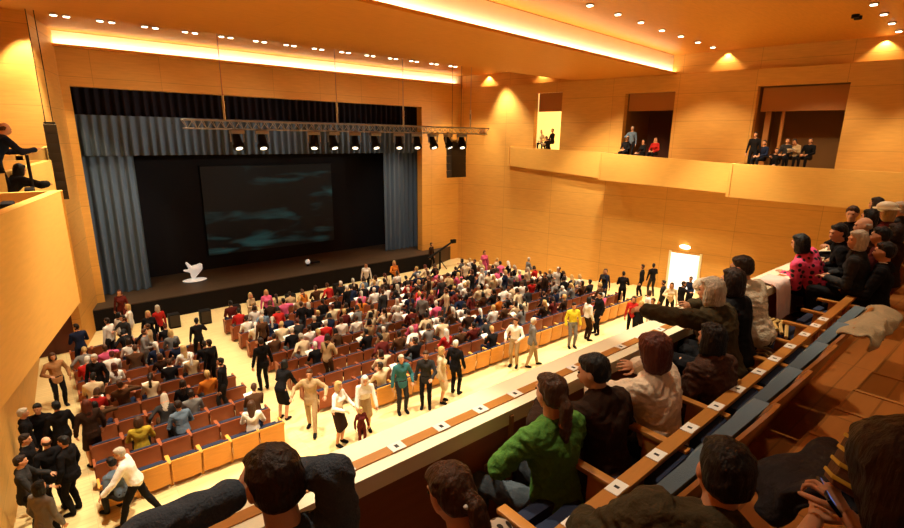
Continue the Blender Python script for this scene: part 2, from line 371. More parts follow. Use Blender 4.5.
# low-detail crowd figure: one mesh, four materials by region
def crowdmesh(name, hk, skirt=False, prog=False, **kw):
    J, rg = skel(**kw)
    regs = [(rg['neck']+rg['head'], 0, 0), (hairprims(J, hk), 1, 0), (rg['torso'], 2, .018), (rg['arm']+rg['fore'], 2, .014), (rg['thigh']+rg['shin'], 3, .012), (rg['foot'], 3, .006)]
    prims = []
    for ps, mi, inf in regs:
        for p in ps: prims.append(([(c, tuple(x+inf for x in r), rot) for c, r, rot in p], mi))
    me = remesh([p for p, _ in prims], .02, name, smooth=2, sub=1, deci=.4)
    segs = [(p[0][0], p[-1][0], max(min(p[0][1]), .02), mi) for p, mi in prims]
    hc = J['head']; iR = J['Rh'].inverted()
    idx = []
    for f in me.polygons:
        c = f.center; best = 1e9; mi = 0
        q = iR @ (c-hc)
        if q.length < .16 and (c-J['neck']).length > .07:
            mi = 1 if (q.z > .07 or q.y < .02 and not (abs(q.x) > .065 and q.z < 0 and hk == 'short') and q.z > -.09) else 0
        else:
            for a, b, r, m in segs:
                ab = b-a; L = ab.length_squared; t = 0 if L < 1e-9 else max(0, min(1, (c-a).dot(ab)/L)); d = (c-a-ab*t).length-r
                if d < best: best = d; mi = m
        idx.append(mi)
    me.polygons.foreach_set('material_index', idx)
    hb = bmesh.new()
    for i in range(2):
        for p in rg['hand'][i]: hullmesh(hb, p, .002, 1)
    if prog:
        w = (J['wr'][0]+J['wr'][1])/2+Vector((0, .08, .04)); n0 = len(hb.faces)
        bmesh.ops.create_cube(hb, size=1, matrix=Matrix.Translation(w) @ Euler((R(35), 0, .1)).to_matrix().to_4x4() @ Matrix.Diagonal((.28, .2, .006, 1)))
        hb.faces.ensure_lookup_table()
        for f in hb.faces[n0:]: f.material_index = 4
    hm = bpy.data.meshes.new('h'); hb.to_mesh(hm); hb.free()
    me2 = joinm(me, hm)
    for k in range(5): me2.materials.append(M['tag_white'])
    return me2
def crowd(me, loc, rz, cols, label, group, sc=1.):
    o = bpy.data.objects.new('person', me); C.objects.link(o); o.location = loc; o.rotation_euler = (0, 0, rz); o.scale = (sc,)*3
    for s, m in zip(o.material_slots, cols): s.link = 'OBJECT'; s.material = m
    tag(o, label, 'person', group); return o
# ================================================================== SETTING
def fz(y):
    """stalls floor height, terraced under the back rows"""
    i = math.floor((y-10.72)/.95); return .5 if y < 10.72 else max(0, .5-.5/7*(i+0)) if i < 7 else 0.
mb = MB()
XL, XR = -2.6, 27
mb.box(((XL+XR)/2, (10.72+1)/2-.0, .35), (XR-XL, 9.72, .3))
for i in range(7): mb.box(((XL+XR)/2, 10.72+.95*(i+.5), fz(10.8+.95*i)-.1), (XR-XL, .95, .2))
mb.box(((XL+XR)/2, (10.72+6.65+26)/2, -.1), (XR-XL, 26-17.37, .2))
struct(mb.build('floor', 'stall_floor', smooth=False))
# --- ceiling: raised tray over the back, slab with soffit, raised tray by the stage
def prism(z0, z1, pts): return [(x, y, z0) for x, y in pts], (0, 0, z1-z0)
def slabpoly(mb, pts, z0, z1): mb.poly([(x, y, z0) for x, y in pts], (0, 0, z1-z0))
L2a, L2b = (-6, 10.5), (28, 13.2)
mb = MB()
slabpoly(mb, [(-6, -6), (28, -6), (28, 13.6), (-6, 10.9)], 11.8, 12.0)          # high tray over the balcony
slabpoly(mb, [L2a, L2b, (28, 17.6), (-6, 17.6)], 10.9, 12.0)                     # lower slab
slabpoly(mb, [(-6, 17.6), (28, 17.6), (28, 26), (-6, 26)], 11.62, 12.0)          # tray by the stage
struct(mb.build('ceiling', 'ceiling_wood', smooth=False))
# cove lips
def lip(name, a, b, z, out, up_=.10, th=.05):
    a = Vector((*a, z)); b = Vector((*b, z)); d = (b-a).normalized(); n = Vector((d.y, -d.x, 0))
    mb = MB(); mb.poly([a, b, b+n*out, a+n*out], (0, 0, th)); mb.poly([a+n*out, b+n*out, b+n*(out+.03), a+n*(out+.03)], (0, 0, up_))
    return struct(mb.build(name, 'ceiling_wood', smooth=False))
lip('trim_1', L2a, L2b, 10.9, .22)
mb = MB(); mb.poly([(-6, 25.08, 11.05), (21.4, 25.08, 11.05), (21.4, 25.08, 11.6), (-6, 25.08, 11.6)], (0, -.03, 0)); struct(mb.build('trim_11', 'cove_plaster', smooth=False))
mb = MB(); mb.poly([(*L2a, 10.95), (*L2b, 10.95), (*L2b, 11.78), (*L2a, 11.78)], (0, -.03, 0)); struct(mb.build('trim_12', 'cove_plaster', smooth=False))
lip('trim_2', (-6, 25.1), (21.3, 25.1), 11.02, .25)
def strip(a, b, z, n_out, size, power, col=(1, .86, .6), tilt=0):
    """a long cove lamp: a real tube with its own light"""
    a = Vector((*a, z)); b = Vector((*b, z)); d = b-a
    ld = bpy.data.lights.new('cove_lamp', 'AREA'); ld.shape = 'RECTANGLE'; ld.size = d.length; ld.size_y = size; ld.energy = power; ld.color = col
    o = bpy.data.objects.new('cove_lamp', ld); C.objects.link(o)
    x = d.normalized(); zz = Vector((-x.y*math.sin(tilt), x.x*math.sin(tilt), math.cos(tilt))); zz = -zz; y = zz.cross(x)
    o.matrix_world = Matrix.Translation((a+b)/2) @ Matrix((x, y, zz)).transposed().to_4x4()
    return o
strip((-4, 10.66-.13), (25, 12.97-.13), 10.98, 0, .08, 260, tilt=.35)
strip((1, 24.9), (21, 24.9), 11.12, 0, .08, 170, tilt=.35)
# --- stage wall with proscenium
PX0, PX1, PZ = 1.63, 18.45, 9.66; SY = 25.1
mb = MB()
mb.box(((-6+PX0)/2, SY+.25, 6), (PX0+6, .5, 12)); mb.box(((PX1+22.5)/2, SY+.25, 6), (22.5-PX1, .5, 12)); mb.box(((PX0+PX1)/2, SY+.25, (PZ+12)/2), (PX1-PX0, .5, 12-PZ))
struct(mb.build('wall_front', 'stage_wood', smooth=False))
# stage house shell
mb = MB(); mb.box((10, 30.2, 5), (24, .2, 11)); mb.box((-1.9, 27.8, 5), (.2, 4.8, 11)); mb.box((21.9, 27.8, 5), (.2, 4.8, 11)); mb.box((10, 27.8, 10.6), (24, 4.8, .2))
struct(mb.build('wall_stage_house', 'soft_black', smooth=False))
# --- right wall (fans out towards the back) with three box openings
def wp(y, z, off=0): return Vector((wallx(y, off), y, z))
ops = []
for (q) in [((534, 95), (534, 147), (560, 149), (562, 90)), ((626, 93), (620, 152), (668, 155), (676, 92)), ((763, 92), (742, 160), (832, 167), (855, 75))]:
    c = [onwall(*p) for p in q]; ya = (c[0].y+c[1].y)/2; yb = (c[2].y+c[3].y)/2
    ops.append((ya, yb, min(c[1].z, c[2].z)-.55, (c[0].z+c[3].z)/2))
def wallslab(mb, y0, y1, z0, z1, off=0, th=.3):
    mb.poly([wp(y0, z0, off), wp(y1, z0, off), wp(y1, z1, off), wp(y0, z1, off)], (th, 0, 0))
mb = MB(); yy = 25.3
wallslab(mb, 25.3, -4, 0-.2, 6.0)
for ya, yb, z0, z1 in ops:
    wallslab(mb, yy, ya, 6.0, 10.9); wallslab(mb, ya, yb, 6.0, z0) if z0 > 6.02 else None; wallslab(mb, ya, yb, z1, 10.9); yy = yb
wallslab(mb, yy, -4, 6.0, 10.9)
struct(mb.build('wall_right', 'wall_wood', smooth=False))
mb = MB(); wallslab(mb, 25.3, -4, 10.9, 12.0, off=-.22); struct(mb.build('trim_3', 'wall_wood', smooth=False))
# ledge of the frieze
mb = MB(); mb.poly([wp(25.2, 10.88), wp(-4, 10.88), wp(-4, 10.88, -.5), wp(25.2, 10.88, -.5)], (0, 0, .03)); struct(mb.build('trim_4', 'ceiling_wood', smooth=False))
# --- boxes: recess rooms and slanted parapets
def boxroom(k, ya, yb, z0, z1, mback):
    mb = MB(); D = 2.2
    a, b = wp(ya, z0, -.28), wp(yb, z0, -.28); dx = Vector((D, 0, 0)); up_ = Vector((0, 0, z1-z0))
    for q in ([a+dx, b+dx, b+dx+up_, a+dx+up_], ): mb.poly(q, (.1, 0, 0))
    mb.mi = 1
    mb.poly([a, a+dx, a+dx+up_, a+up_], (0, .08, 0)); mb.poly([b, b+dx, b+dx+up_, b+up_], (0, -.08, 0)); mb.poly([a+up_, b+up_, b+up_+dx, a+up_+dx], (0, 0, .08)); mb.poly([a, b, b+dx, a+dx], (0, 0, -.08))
    return struct(mb.build('wall_box', [mback, 'box_back' if k else 'box_glow'], smooth=False))
for k, (o, mm) in enumerate(zip(ops, ('box_glow', 'box_dark', 'box_back'))): boxroom(k, *o, mm)
# box 3: inner door frame, header band
ya, yb, z0, z1 = ops[2]
mb = MB()
for y, w in ((ya-.35, .22), (ya-.9, .12)): mb.box((wallx(y)+.6, y, (z0+z1)/2-.4), (.1, w, z1-z0-1))
mb.box((wallx((ya+yb)/2)+.42, (ya+yb)/2, z1-.55), (.1, ya-yb-.1, 1.0), Euler((0, 0, -math.atan(K)*-1)).to_matrix())
struct(mb.build('trim_5', 'frame_wood', smooth=False))
ya, yb, z0, z1 = ops[1]
mb = MB(); mb.box((wallx((ya+yb)/2)+.35, (ya+yb)/2, z1-.42), (.1, ya-yb-.05, .84), Euler((0, 0, math.atan(K))).to_matrix()); struct(mb.build('trim_6', 'frame_wood', smooth=False))
ya, yb, z0, z1 = ops[0]
mb = MB(); mb.box((wallx((ya+yb)/2)+.35, (ya+yb)/2, z1-.5), (.1, ya-yb-.05, 1.0), Euler((0, 0, math.atan(K))).to_matrix()); struct(mb.build('trim_7', 'frame_wood', smooth=False))
def onplane(px, py, p0, d):
    """hit the vertical plane through p0 running along d"""
    n = Vector((d[1], -d[0], 0)); r = ray(px, py); return EYE+r*((Vector(p0)-EYE).dot(n)/r.dot(n))
def parapet(name, st, en, ztop, zbot, side=1):
    """slanted box front: (stage-end, back-end) in plan, top and bottom heights at both ends"""
    a, b = Vector((*st, 0)), Vector((*en, 0)); mb = MB(); T = .14*side
    q = [a+Vector((0, 0, zbot[0])), b+Vector((0, 0, zbot[1])), b+Vector((0, 0, ztop[1])), a+Vector((0, 0, ztop[0]))]
    mb.poly(q, (T, 0, 0))
    # underside, deck and stage-end cheek, running back to the wall
    W = [Vector((wallx(p.y)+.05 if side > 0 else lwx(p.y)-.05, p.y, 0)) for p in (a, b)]
    for zz, th in ((0, .1), (.42, .06)):
        mb.poly([q[0]+Vector((T*.5, 0, zz)), q[1]+Vector((T*.5, 0, zz)), W[1]+Vector((0, 0, zbot[1]+zz)), W[0]+Vector((0, 0, zbot[0]+zz))], (0, 0, th))
    mb.poly([q[0], W[0]+Vector((0, 0, zbot[0])), W[0]+Vector((0, 0, ztop[0])), q[3]], (0, -.12, 0))
    mb.poly([q[1], W[1]+Vector((0, 0, zbot[1])), W[1]+Vector((0, 0, ztop[1])), q[2]], (0, .1, 0))
    return struct(mb.build(name, 'parapet_wood', smooth=False))
def lwx(y): return -.75-.0474*(22.15-y)
PR = []
for st, en, tl, bl, tr, br in [((22.0, 21.45), (23.35, 15.0), (508, 147), (508, 165.5), (597, 152), (598, 178)), ((22.25, 15.9), (23.75, 8.9), (600, 152.5), (601, 180), (727, 163.5), (726, 193)), ((22.5, 9.7), (24.3, 1.5), (730, 163.5), (728, 197), (850, 170), (848, 208))]:
    d = Vector((en[0]-st[0], en[1]-st[1], 0)).normalized()
    c = [onplane(*p, (*st, 0), d) for p in (tl, bl, tr, br)]
    n = math.hypot(en[0]-st[0], en[1]-st[1]); t0 = (c[0]-Vector((*st, 0))).dot(d); t1 = (c[3]-Vector((*st, 0))).dot(d)
    A = Vector((*st, 0))+d*t0
    zb1 = c[1].z+(c[3].z-c[1].z)/(t1-t0)*(n-t0); zt1 = c[0].z+(c[2].z-c[0].z)/(t1-t0)*(n-t0)
    parapet('wall_box_front', A.xy, en, (c[0].z, zt1), (c[1].z, zb1)); PR.append((A.xy.copy(), Vector(en), c[0].z, zt1, c[1].z, zb1))
# --- left side: recessed lower wall, upper wall, stepped box fronts
def lw(mb, pts, z0, z1, th=-.25): mb.poly([(pts[0][0], pts[0][1], z0), (pts[1][0], pts[1][1], z0), (pts[1][0], pts[1][1], z1), (pts[0][0], pts[0][1], z1)], (th, 0, 0))
mb = MB(); lw(mb, ((1.35, 25.1), (.6, 22.15)), -.2, 12); lw(mb, ((-.75, 22.15), (-1.35, 9.5)), -.2, 12); lw(mb, ((-1.35, 9.5), (-1.99, -4)), -.2, 12)
mb.poly([(.61, 22.1, 2.3), (-.95, 22.1, 2.3), (-.95, 22.1, 12), (.61, 22.1, 12)], (0, .2, 0)); mb.poly([(.61, 22.1, -.1), (.45, 22.1, -.1), (.45, 22.1, 2.31), (.61, 22.1, 2.31)], (0, .2, 0))
struct(mb.build('wall_left', 'wall_wood', smooth=False))
mb = MB(); mb.box((-.2, 22.3, 1.15), (1.3, .08, 2.3)); mb.box((-.2, 22.24, 1.15), (.02, .05, 2.3)); dr = struct(mb.build('door_1', 'door_dark', smooth=False))
MB().box((-.28, 22.2, 1.05), (.03, .04, .3)).build('door_handle', 'truss_metal', dr)
A0 = onz(62, 190, 6.98)
dA = Vector((.222, 1, 0)).normalized()
aT = A0; aB = onplane(87, 292, aT, dA)
zb = aB.z; tT = onplane(0, 215, aT, dA); tB = onplane(0, 410, aT, dA)
def zat(p, q, y): return p.z+(q.z-p.z)*(y-p.y)/(q.y-p.y)
parapet('wall_box_front', (aT.x, aT.y), (aT.x-.222*(aT.y-3.6), 3.6), (aT.z, zat(aT, tT, 3.6)), (aB.z, zat(aB, tB, 3.6)), -1)
bT = onz(51, 160, 7.2); parapet('wall_box_front', (bT.x, bT.y), (bT.x-.222*6, bT.y-6), (bT.z, 7.05), (5.7, 5.5), -1)
cT = onz(44, 147, 7.42); parapet('wall_box_front', (max(cT.x, .62), 21.6), (-.1, 16.4), (7.45, 7.3), (6.0, 5.8), -1)
# --- stage
SZ = .9
mb = MB(); mb.poly([(1.0, 24.15, -.1), (18.3, 24.15, -.1), (21.8, 25.5, -.1), (21.8, 30.1, -.1), (-1.8, 30.1, -.1), (-1.8, 25.3, -.1), (1.0, 25.3, -.1)], (0, 0, SZ+.1))
struct(mb.build('floor_stage', 'stage_floor', smooth=False))
mb = MB(); mb.box((9.6, 24.13, .43), (17.6, .05, .86)); struct(mb.build('trim_8', 'soft_black', smooth=False))
def curtain(name, x0, x1, y, z0, z1, m, amp=.13, wl=.34, lab=None):
    bm = bmesh.new(); n = int((x1-x0)/.035); rows = 9; V = []
    ph = random.random()*9
    for j in range(rows):
        t = j/(rows-1); r = []
        for i in range(n+1):
            x = x0+(x1-x0)*i/n; w = math.sin(x*2*math.pi/wl+ph+1.4*noise.noise(Vector((x*1.3, 3, 0))))
            r.append(bm.verts.new((x+.02*w*(1-t), y+amp*(.45+.55*(1-t))*w+.05*noise.noise(Vector((x*1.1, t, 5))), z0+(z1-z0)*t)))
        V.append(r)
    for j in range(rows-1):
        for i in range(n): bm.faces.new((V[j][i], V[j][i+1], V[j+1][i+1], V[j+1][i]))
    me = bpy.data.meshes.new(name); bm.to_mesh(me); bm.free(); me.materials.append(M[m]); me.polygons.foreach_set('use_smooth', [True]*len(me.polygons))
    o = bpy.data.objects.new(name, me); C.objects.link(o); return tag(o, lab, 'curtain')
curtain('valance_curtain', PX0-.3, PX1+.3, 25.95, 8.35, 10.2, 'curtain_black', lab='black pleated border curtain at the very top of the stage opening')
curtain('valance_curtain', PX0-.3, PX1+.3, 25.75, ony(84, 156, 25.75).z, 8.62, 'curtain_blue', lab='long blue grey pleated valance hanging across the top of the stage')
curtain('stage_curtain', 1.2, 3.55, 26.2, SZ+.02, 7.4, 'curtain_blue', lab='blue grey pleated side curtain at the left end of the stage')
curtain('stage_curtain', ony(384, 200, 26.4).x, 19.0, 26.4, SZ+.02, 7.4, 'curtain_blue', lab='blue grey pleated side curtain at the right end of the stage')
mb = MB(); mb.box((10, 28.3, 4.5), (21, .05, 7.3)); tag(mb.build('backdrop', 'soft_black', smooth=False), 'plain black backdrop closing the rear of the stage', 'backdrop')
p0, p1 = ony(200, 172, 28.2), ony(334, 236, 28.2)
root = empty('projection_screen', ((p0.x+p1.x)/2, 28.2, (p0.z+p1.z)/2)); tag(root, 'dark screen with faint teal brush strokes hanging at the back of the stage', 'screen')
w_, h_ = p1.x-p0.x, p0.z-p1.z+.5
mb = MB(); mb.box((0, 0, 0), (w_, .03, h_)); mb.build('screen_cloth', 'projection', root, smooth=False)
mb = MB(); mb.cyl((-w_/2-.05, 0, h_/2+.03), (w_/2+.05, 0, h_/2+.03), .03); mb.build('top_bar', 'black', root)
# stage prop: white sculpted seat on an oval base
pp = onz(195, 281, SZ); r_ = empty('stage_prop', pp); tag(r_, 'white rounded sculpted seat standing on an oval white base on the stage', 'stage prop')
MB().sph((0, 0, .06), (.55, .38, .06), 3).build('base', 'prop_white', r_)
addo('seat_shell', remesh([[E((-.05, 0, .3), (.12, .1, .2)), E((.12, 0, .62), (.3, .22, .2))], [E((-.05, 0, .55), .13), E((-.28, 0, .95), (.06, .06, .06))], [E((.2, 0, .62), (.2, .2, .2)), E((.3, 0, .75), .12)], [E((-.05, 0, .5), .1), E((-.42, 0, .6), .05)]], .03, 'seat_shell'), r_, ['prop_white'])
pp = onz(308, 266, SZ); r_ = empty('floor_lamp', pp); tag(r_, 'tiny pale globe lamp low on the stage floor right of the white seat', 'lamp')
MB().cyl((0, 0, 0), (0, 0, .12), .08).build('base', 'black', r_); MB().sph((0, 0, .25), .14).build('globe', 'prop_white', r_); MB().box((.45, .1, .12), (.6, .12, .1), bev=.02).build('ballast', 'black', r_)
# floor monitors against the stage front
for i, (px, py, t) in enumerate([(175, 324, 'leftmost'), (206, 320, 'second from the left'), (236, 315, 'right of the central aisle, third from the left'), (291, 303, 'fourth from the left'), (338, 292, 'rightmost')]):
    q = onz(px, py+3, 0); q.y = min(q.y, 23.8); r_ = empty('floor_speaker', (q.x, q.y, 0)); tag(r_, 'black speaker box before the stage, '+t, 'speaker', 'speakers along the stage front')
    MB().box((0, 0, .3), (.42, .36, .6), bev=.02).build('cabinet', 'black', r_); MB().box((0, -.19, .32), (.36, .02, .48)).build('grille', 'speaker_grille', r_)
# --- lighting truss, wires, lamps, line-array speakers
TY = 19.0
r_ = empty('lighting_truss', (4.1, TY, 8.2)); tag(r_, 'long grey metal lattice truss hung before the stage opening', 'truss')
x0, x1 = 0, 13.95; mb = MB()
for dy, dz in ((-.15, .15), (.15, .15), (0, -.13)): mb.cyl((x0, dy, dz), (x1, dy, dz), .028, n=6)
mb.build('chords', 'truss_metal', r_)
mb = MB(); n = 46
for i in range(n):
    a, b = x0+(x1-x0)*i/n, x0+(x1-x0)*(i+1)/n; m_ = (a+b)/2
    mb.cyl((a, -.15, .15), (m_, 0, -.13), .012, n=4); mb.cyl((m_, 0, -.13), (b, -.15, .15), .012, n=4); mb.cyl((a, .15, .15), (m_, 0, -.13), .012, n=4); mb.cyl((a, -.15, .15), (b, .15, .15), .012, n=4)
mb.build('lattice', 'truss_metal', r_)
for px, i in ((222, 0), (336, 1), (403, 2), (471, 3)):
    x = ony(px, 90, TY).x-4.1; mb = MB(); mb.cyl((x, 0, .55), (x, 0, 3.4), .014, n=5); mb.mi = 1; mb.cyl((x, 0, .55), (x, 0, .8), .045, n=8); mb.mi = 2; mb.cyl((x, 0, .15), (x, 0, .55), .035, n=8); mb.cyl((x, 0, .8), (x, 0, 1.0), .035, n=8)
    mb.build('hanging_cable', ['truss_metal', 'red_tape', 'tag_white'], r_)
def lampsrc():
    r = empty('stage_spotlight', (0, 0, 0))
    b = MB().box((0, 0, -.02), (.34, .2, .09), bev=.01); b.box((-.17, 0, -.14), (.02, .05, .26)); b.box((.17, 0, -.14), (.02, .05, .26)); k1 = b.build('yoke', 'truss_metal', r)
    d = Vector((0, -.45, -.9)).normalized(); p = Vector((0, 0, -.26))
    k2 = MB().cyl(p-d*.16, p+d*.1, .10, .125, 14).cyl(p+d*.1, p+d*.2, .15, .15, 14).sph(p-d*.16, .1).build('housing', 'black', r)
    k3 = MB().cyl(p+d*.201, p+d*.206, .085, n=14).build('lens', 'lens_glow', r)
    return r, [k1, k2, k3]
ls, lk = lampsrc()
names = ['leftmost', 'second', 'third', 'fourth', 'fifth', 'sixth', 'seventh', 'eighth', 'ninth', 'tenth', 'last']
for i, px in enumerate((237, 262, 314, 333, 355, 375, 399, 417, 433, 448, 462)):
    x = ony(px, 135, TY).x; ls.scale = (1.35,)*3; o = ls if i == 0 else dup(ls, lk, (0, 0, 0), 0)
    o.location = (x, TY, 8.0); o.rotation_euler = (0, 0, (random.random()-.5)*1.2)
    tag(o, 'black stage spotlight clamped under the truss, %s counting from the left' % names[i], 'spotlight', 'spotlights under the truss')
def linearray(px0, px1, py0, py1, y, lab, cab=True, n=8):
    a, b = ony(px0, py0, y), ony(px1, py1, y); w = b.x-a.x; h = a.z-b.z; r = empty('line_array_speaker', ((a.x+b.x)/2, y, b.z)); tag(r, lab, 'speaker')
    for i in range(n):
        z = h*(i+.5)/n; MB().box((0, -.004*(i-n/2)**2, z), (w, .4, h/n*.985), Euler((R(-6+i*1.5), 0, 0)).to_matrix(), bev=.01).build('cabinet', 'speaker_grille', r)
    mb = MB(); mb.cyl((-w*.3, 0, h), (-w*.3, 0, 11.5-b.z), .012, n=5); mb.cyl((w*.3, 0, h), (w*.3, 0, 11.6-b.z), .012, n=5); mb.box((0, 0, h+.04), (w*.9, .3, .05)); mb.build('suspension', 'dark_metal', r)
linearray(43, 69, 124, 199, 20.4, 'tall dark line array speaker hanging beside the left box fronts')
linearray(449, 463, 141, 177, 19.4, 'small dark line array speaker hanging under the right end of the truss', n=5)
# --- ceiling downlights
def dlsrc(name='ceiling_downlight', rr=.09):
    r = empty(name, (0, 0, 0)); a = MB().cyl((0, 0, -.02), (0, 0, .05), rr*1.35, n=16).build('trim_ring', 'truss_metal', r); b = MB().cyl((0, 0, -.035), (0, 0, -.021), rr, n=16).build('bulb', 'lamp_glow', r); return r, [a, b]
ds, dk = dlsrc(); cnt = 0
def dl(loc, lab, grp, sc=1.):
    global cnt
    o = ds if cnt == 0 else dup(ds, dk, loc, 0); o.location = loc; o.scale = (sc,)*3; cnt += 1; tag(o, lab, 'ceiling light', grp)
ordn = ['first', 'second', 'third', 'fourth', 'fifth', 'sixth', 'seventh', 'eighth', 'ninth', 'tenth', 'eleventh', 'twelfth', 'thirteenth', 'fourteenth']
pxs = [60, 106, 150, 190, 226, 260, 290, 318, 345, 370, 393, 414, 434, 453]
for i, px in enumerate(pxs):
    a = onz(60, 17, 11.6); b = onz(453, 65, 11.6); ycen = (a.y+b.y)/2; d = ray(px, 17+(px-60)*48/393); x = d.x/d.y*ycen
    for k in (-.17, .17): dl((x+k, ycen, 11.6), 'small %s ceiling downlight of the %s pair from the left near the stage' % ('left' if k < 0 else 'right', ordn[i]), 'paired downlights by the stage', 1.0)
for i, (px, py) in enumerate([(590, 5), (618, 14), (641, 22), (662, 30), (681, 36), (698, 42), (713, 47)]):
    q = onz(px, py, 11.78); dl(tuple(q), 'round ceiling downlight, %s from the left of the row above the stalls' % ordn[i], 'downlights above the stalls', 1.0)
for i, (px, py) in enumerate([(874, 4), (884, 14), (892, 23), (899, 31)]):
    q = onz(px, py, 11.78); dl(tuple(q), 'round ceiling downlight, %s from the left of the row at top right' % ordn[i], 'downlights at the right end', 1.0)
q = onz(857, 16, 11.78); r_ = empty('ceiling_speaker', q); tag(r_, 'pair of small dark ceiling fittings beside the top right lights', 'ceiling fitting')
for k in (-.16, .16): MB().cyl((k, 0, -.08), (k, 0, .02), .11, n=14).build('fitting', 'black', r_)
# --- bright doorway on the right wall and its lamp
c = [onwall(672, 252, .0), onwall(700, 256, .0)]; ya, yb = c[0].y, c[1].y; zt = (c[0].z+c[1].z)/2
mb = MB(); mb.poly([wp(ya, .5, .03), wp(yb, .5, .03), wp(yb, zt, .03), wp(ya, zt, .03)], (-.02, 0, 0)); dr = struct(mb.build('door_2', 'door_light', smooth=False))
mb = MB()
for y in (ya+.06, yb-.06): mb.poly([wp(y-.05, .5, .07), wp(y+.05, .5, .07), wp(y+.05, zt+.1, .07), wp(y-.05, zt+.1, .07)], (.06, 0, 0))
mb.build('door_frame', 'rail_cream', dr, smooth=False)
q = onwall(685, 247, .1); r_ = empty('wall_lamp', q); tag(r_, 'small glowing wall lamp above the bright doorway', 'lamp')
MB().box((.05, 0, 0), (.1, .5, .12)).build('housing', 'rail_cream', r_); MB().sph((0, 0, 0), (.06, .28, .1)).build('diffuser', 'lamp_glow', r_)
q = onwall(483, 131, .05); MBr = MB().box(tuple(q), (.08, .5, .22)); tag(MBr.build('wall_sign', 'frame_wood', smooth=False), 'small dark wall plate beside the first box', 'wall plate')

# ================================================================== STALLS SEATING
def seatmesh(w=.6):
    P = []
    a = MB()   # backrest: wooden shell, gently curved, with blue pad in front
    n = 6
    def shell(mb, y0, th, z0, z1, ww, mi, top=.0):
        mb.mi = mi; pts = []
        for i in range(n+1):
            t = i/n*2-1; x = t*ww/2; y = y0+.035*t*t; pts.append((x, y, z1-top*t*t))
        n0 = len(mb.bm.faces); V = []
        for x, y, z in pts: V.append([mb.bm.verts.new((x, y, z0)), mb.bm.verts.new((x, y-.0-.06, z)), mb.bm.verts.new((x, y+th-.06, z)), mb.bm.verts.new((x, y+th, z0))])
        for p, q in zip(V, V[1:]):
            for k in range(4): mb.bm.faces.new((p[k], q[k], q[(k+1) % 4], p[(k+1) % 4]))
        mb.bm.faces.new(V[0]); mb.bm.faces.new(V[-1][::-1]); mb._set(n0)
    return shell
shell = seatmesh()
def stallseat(wood):
    r = empty('theatre_chair', (0, 0, 0))
    a = MB(); shell(a, -.26, .03, .12, .68, .575, 0, .02); k = [a.build('backrest', wood, r)]
    a = MB(); shell(a, -.22, .07, .38, .69, .54, 0, .03); k.append(a.build('back_pad', 'seat_blue', r))
    k.append(MB().box((0, .02, .42), (.5, .42, .1), bev=.03).build('seat_cushion', 'seat_blue', r))
    k.append(MB().box((.295, -.05, .58), (.05, .36, .035), bev=.01).box((.295, -.02, .3), (.035, .28, .56)).build('armrest', wood, r))
    k.append(MB().box((-.295, -.05, .58), (.05, .36, .035), bev=.01).box((-.295, -.02, .3), (.035, .28, .56)).build('armrest', wood, r))
    return r, k
def simpleseat():
    a = MB(); shell(a, -.26, .03, .12, .68, .575, 0, .02); shell(a, -.22, .07, .38, .69, .54, 1, .03); a.box((0, .02, .42), (.5, .42, .1)); a.mi = 0
    for s in (-1, 1): a.box((s*.295, -.05, .58), (.05, .36, .035)); a.box((s*.295, -.02, .3), (.035, .28, .56))
    return a.mesh('theatre_chair', ['seat_wood_shaded', 'seat_blue'])
SA, SAk = stallseat('seat_wood'); SB, SBk = stallseat('seat_wood_shaded'); used = [False, False]; SM = simpleseat()
ords = ['first', 'second', 'third', 'fourth', 'fifth', 'sixth', 'seventh', 'eighth', 'ninth', 'tenth', 'eleventh']
def nth(i): return ords[i] if i < 11 else '%dth' % (i+1)
rowsy = [11.1+.95*i for i in range(11)]
SEATS = []
def seat(x, y, row, blk, num):
    z = fz(y); back = row == 0
    lab = ('rearmost row orange wooden theatre seat of the %s block, %s from its left end' % (blk, nth(num))) if back else 'wooden theatre seat in shade-darkened colour, row %d from back, %s block, %s from left' % (row+1, blk, nth(num))
    grp = 'stalls seats of the %s block' % blk
    if back or blk == 'left':
        i = 0 if back else 1; s, k = ((SA, SAk), (SB, SBk))[i]
        o = dup(s, k, (x, y, z), 0) if used[i] else s; used[i] = True; o.location = (x, y, z)
    else:
        o = bpy.data.objects.new('theatre_chair', SM); C.objects.link(o); o.location = (x, y, z)
    tag(o, lab, 'seat', grp); SEATS.append((x, y, z, row, blk, num))
for r, y in enumerate(rowsy):
    for n in range(6 if r < 9 else 5):
        seat(.42+.62*n, y, r, 'left', n)
    for n in range(24):
        if r == 0 and n < 2: continue
        seat(5.45+.62*n, y, r, 'main', n)
# ================================================================== CROWD
CV = {}
def cm(key):
    if key in CV: return CV[key]
    kind, hk, v = key
    if kind == 'sit':
        hz = .53; ft = [(-.12, .42), (.12, .4)]
        hands = [[(-.12, .3, .66), (.12, .3, .66)], [(-.05, .36, .78), (.07, .36, .78)], [(-.18, .34, .64), (.1, .25, .95)], [(-.33, .15, .62), (.1, .3, .66)]][v % 4]
        me = crowdmesh('person_seated', hk, prog=(v % 4 == 1), hz=hz, lean=[.02, .18, -.05, .3][v % 4], hyaw=[.1, -.3, .45, 0][v % 4], hpitch=[0, .35, -.05, .3][v % 4], side=[0, .05, -.1, .08][v % 4], feet=ft, hands=hands, g=1 if hk == 'short' else .92, knee=[(-.1, 1, .6), (.1, 1, .6)])
    else:
        hands = [[(-.26, .05, .8), (.26, .05, .8)], [(-.1, .3, 1.1), (.12, .3, 1.1)], [(-.25, .1, .82), (.15, .34, 1.2)]][v % 3]
        me = crowdmesh('person_standing', hk, hz=.93, lean=[.0, .1, .04][v % 3], hyaw=[0, .4, -.4][v % 3], feet=[(-.1, .1), (.1, -.06)], hands=hands, g=1 if hk == 'short' else .92)
    CV[key] = me; return me
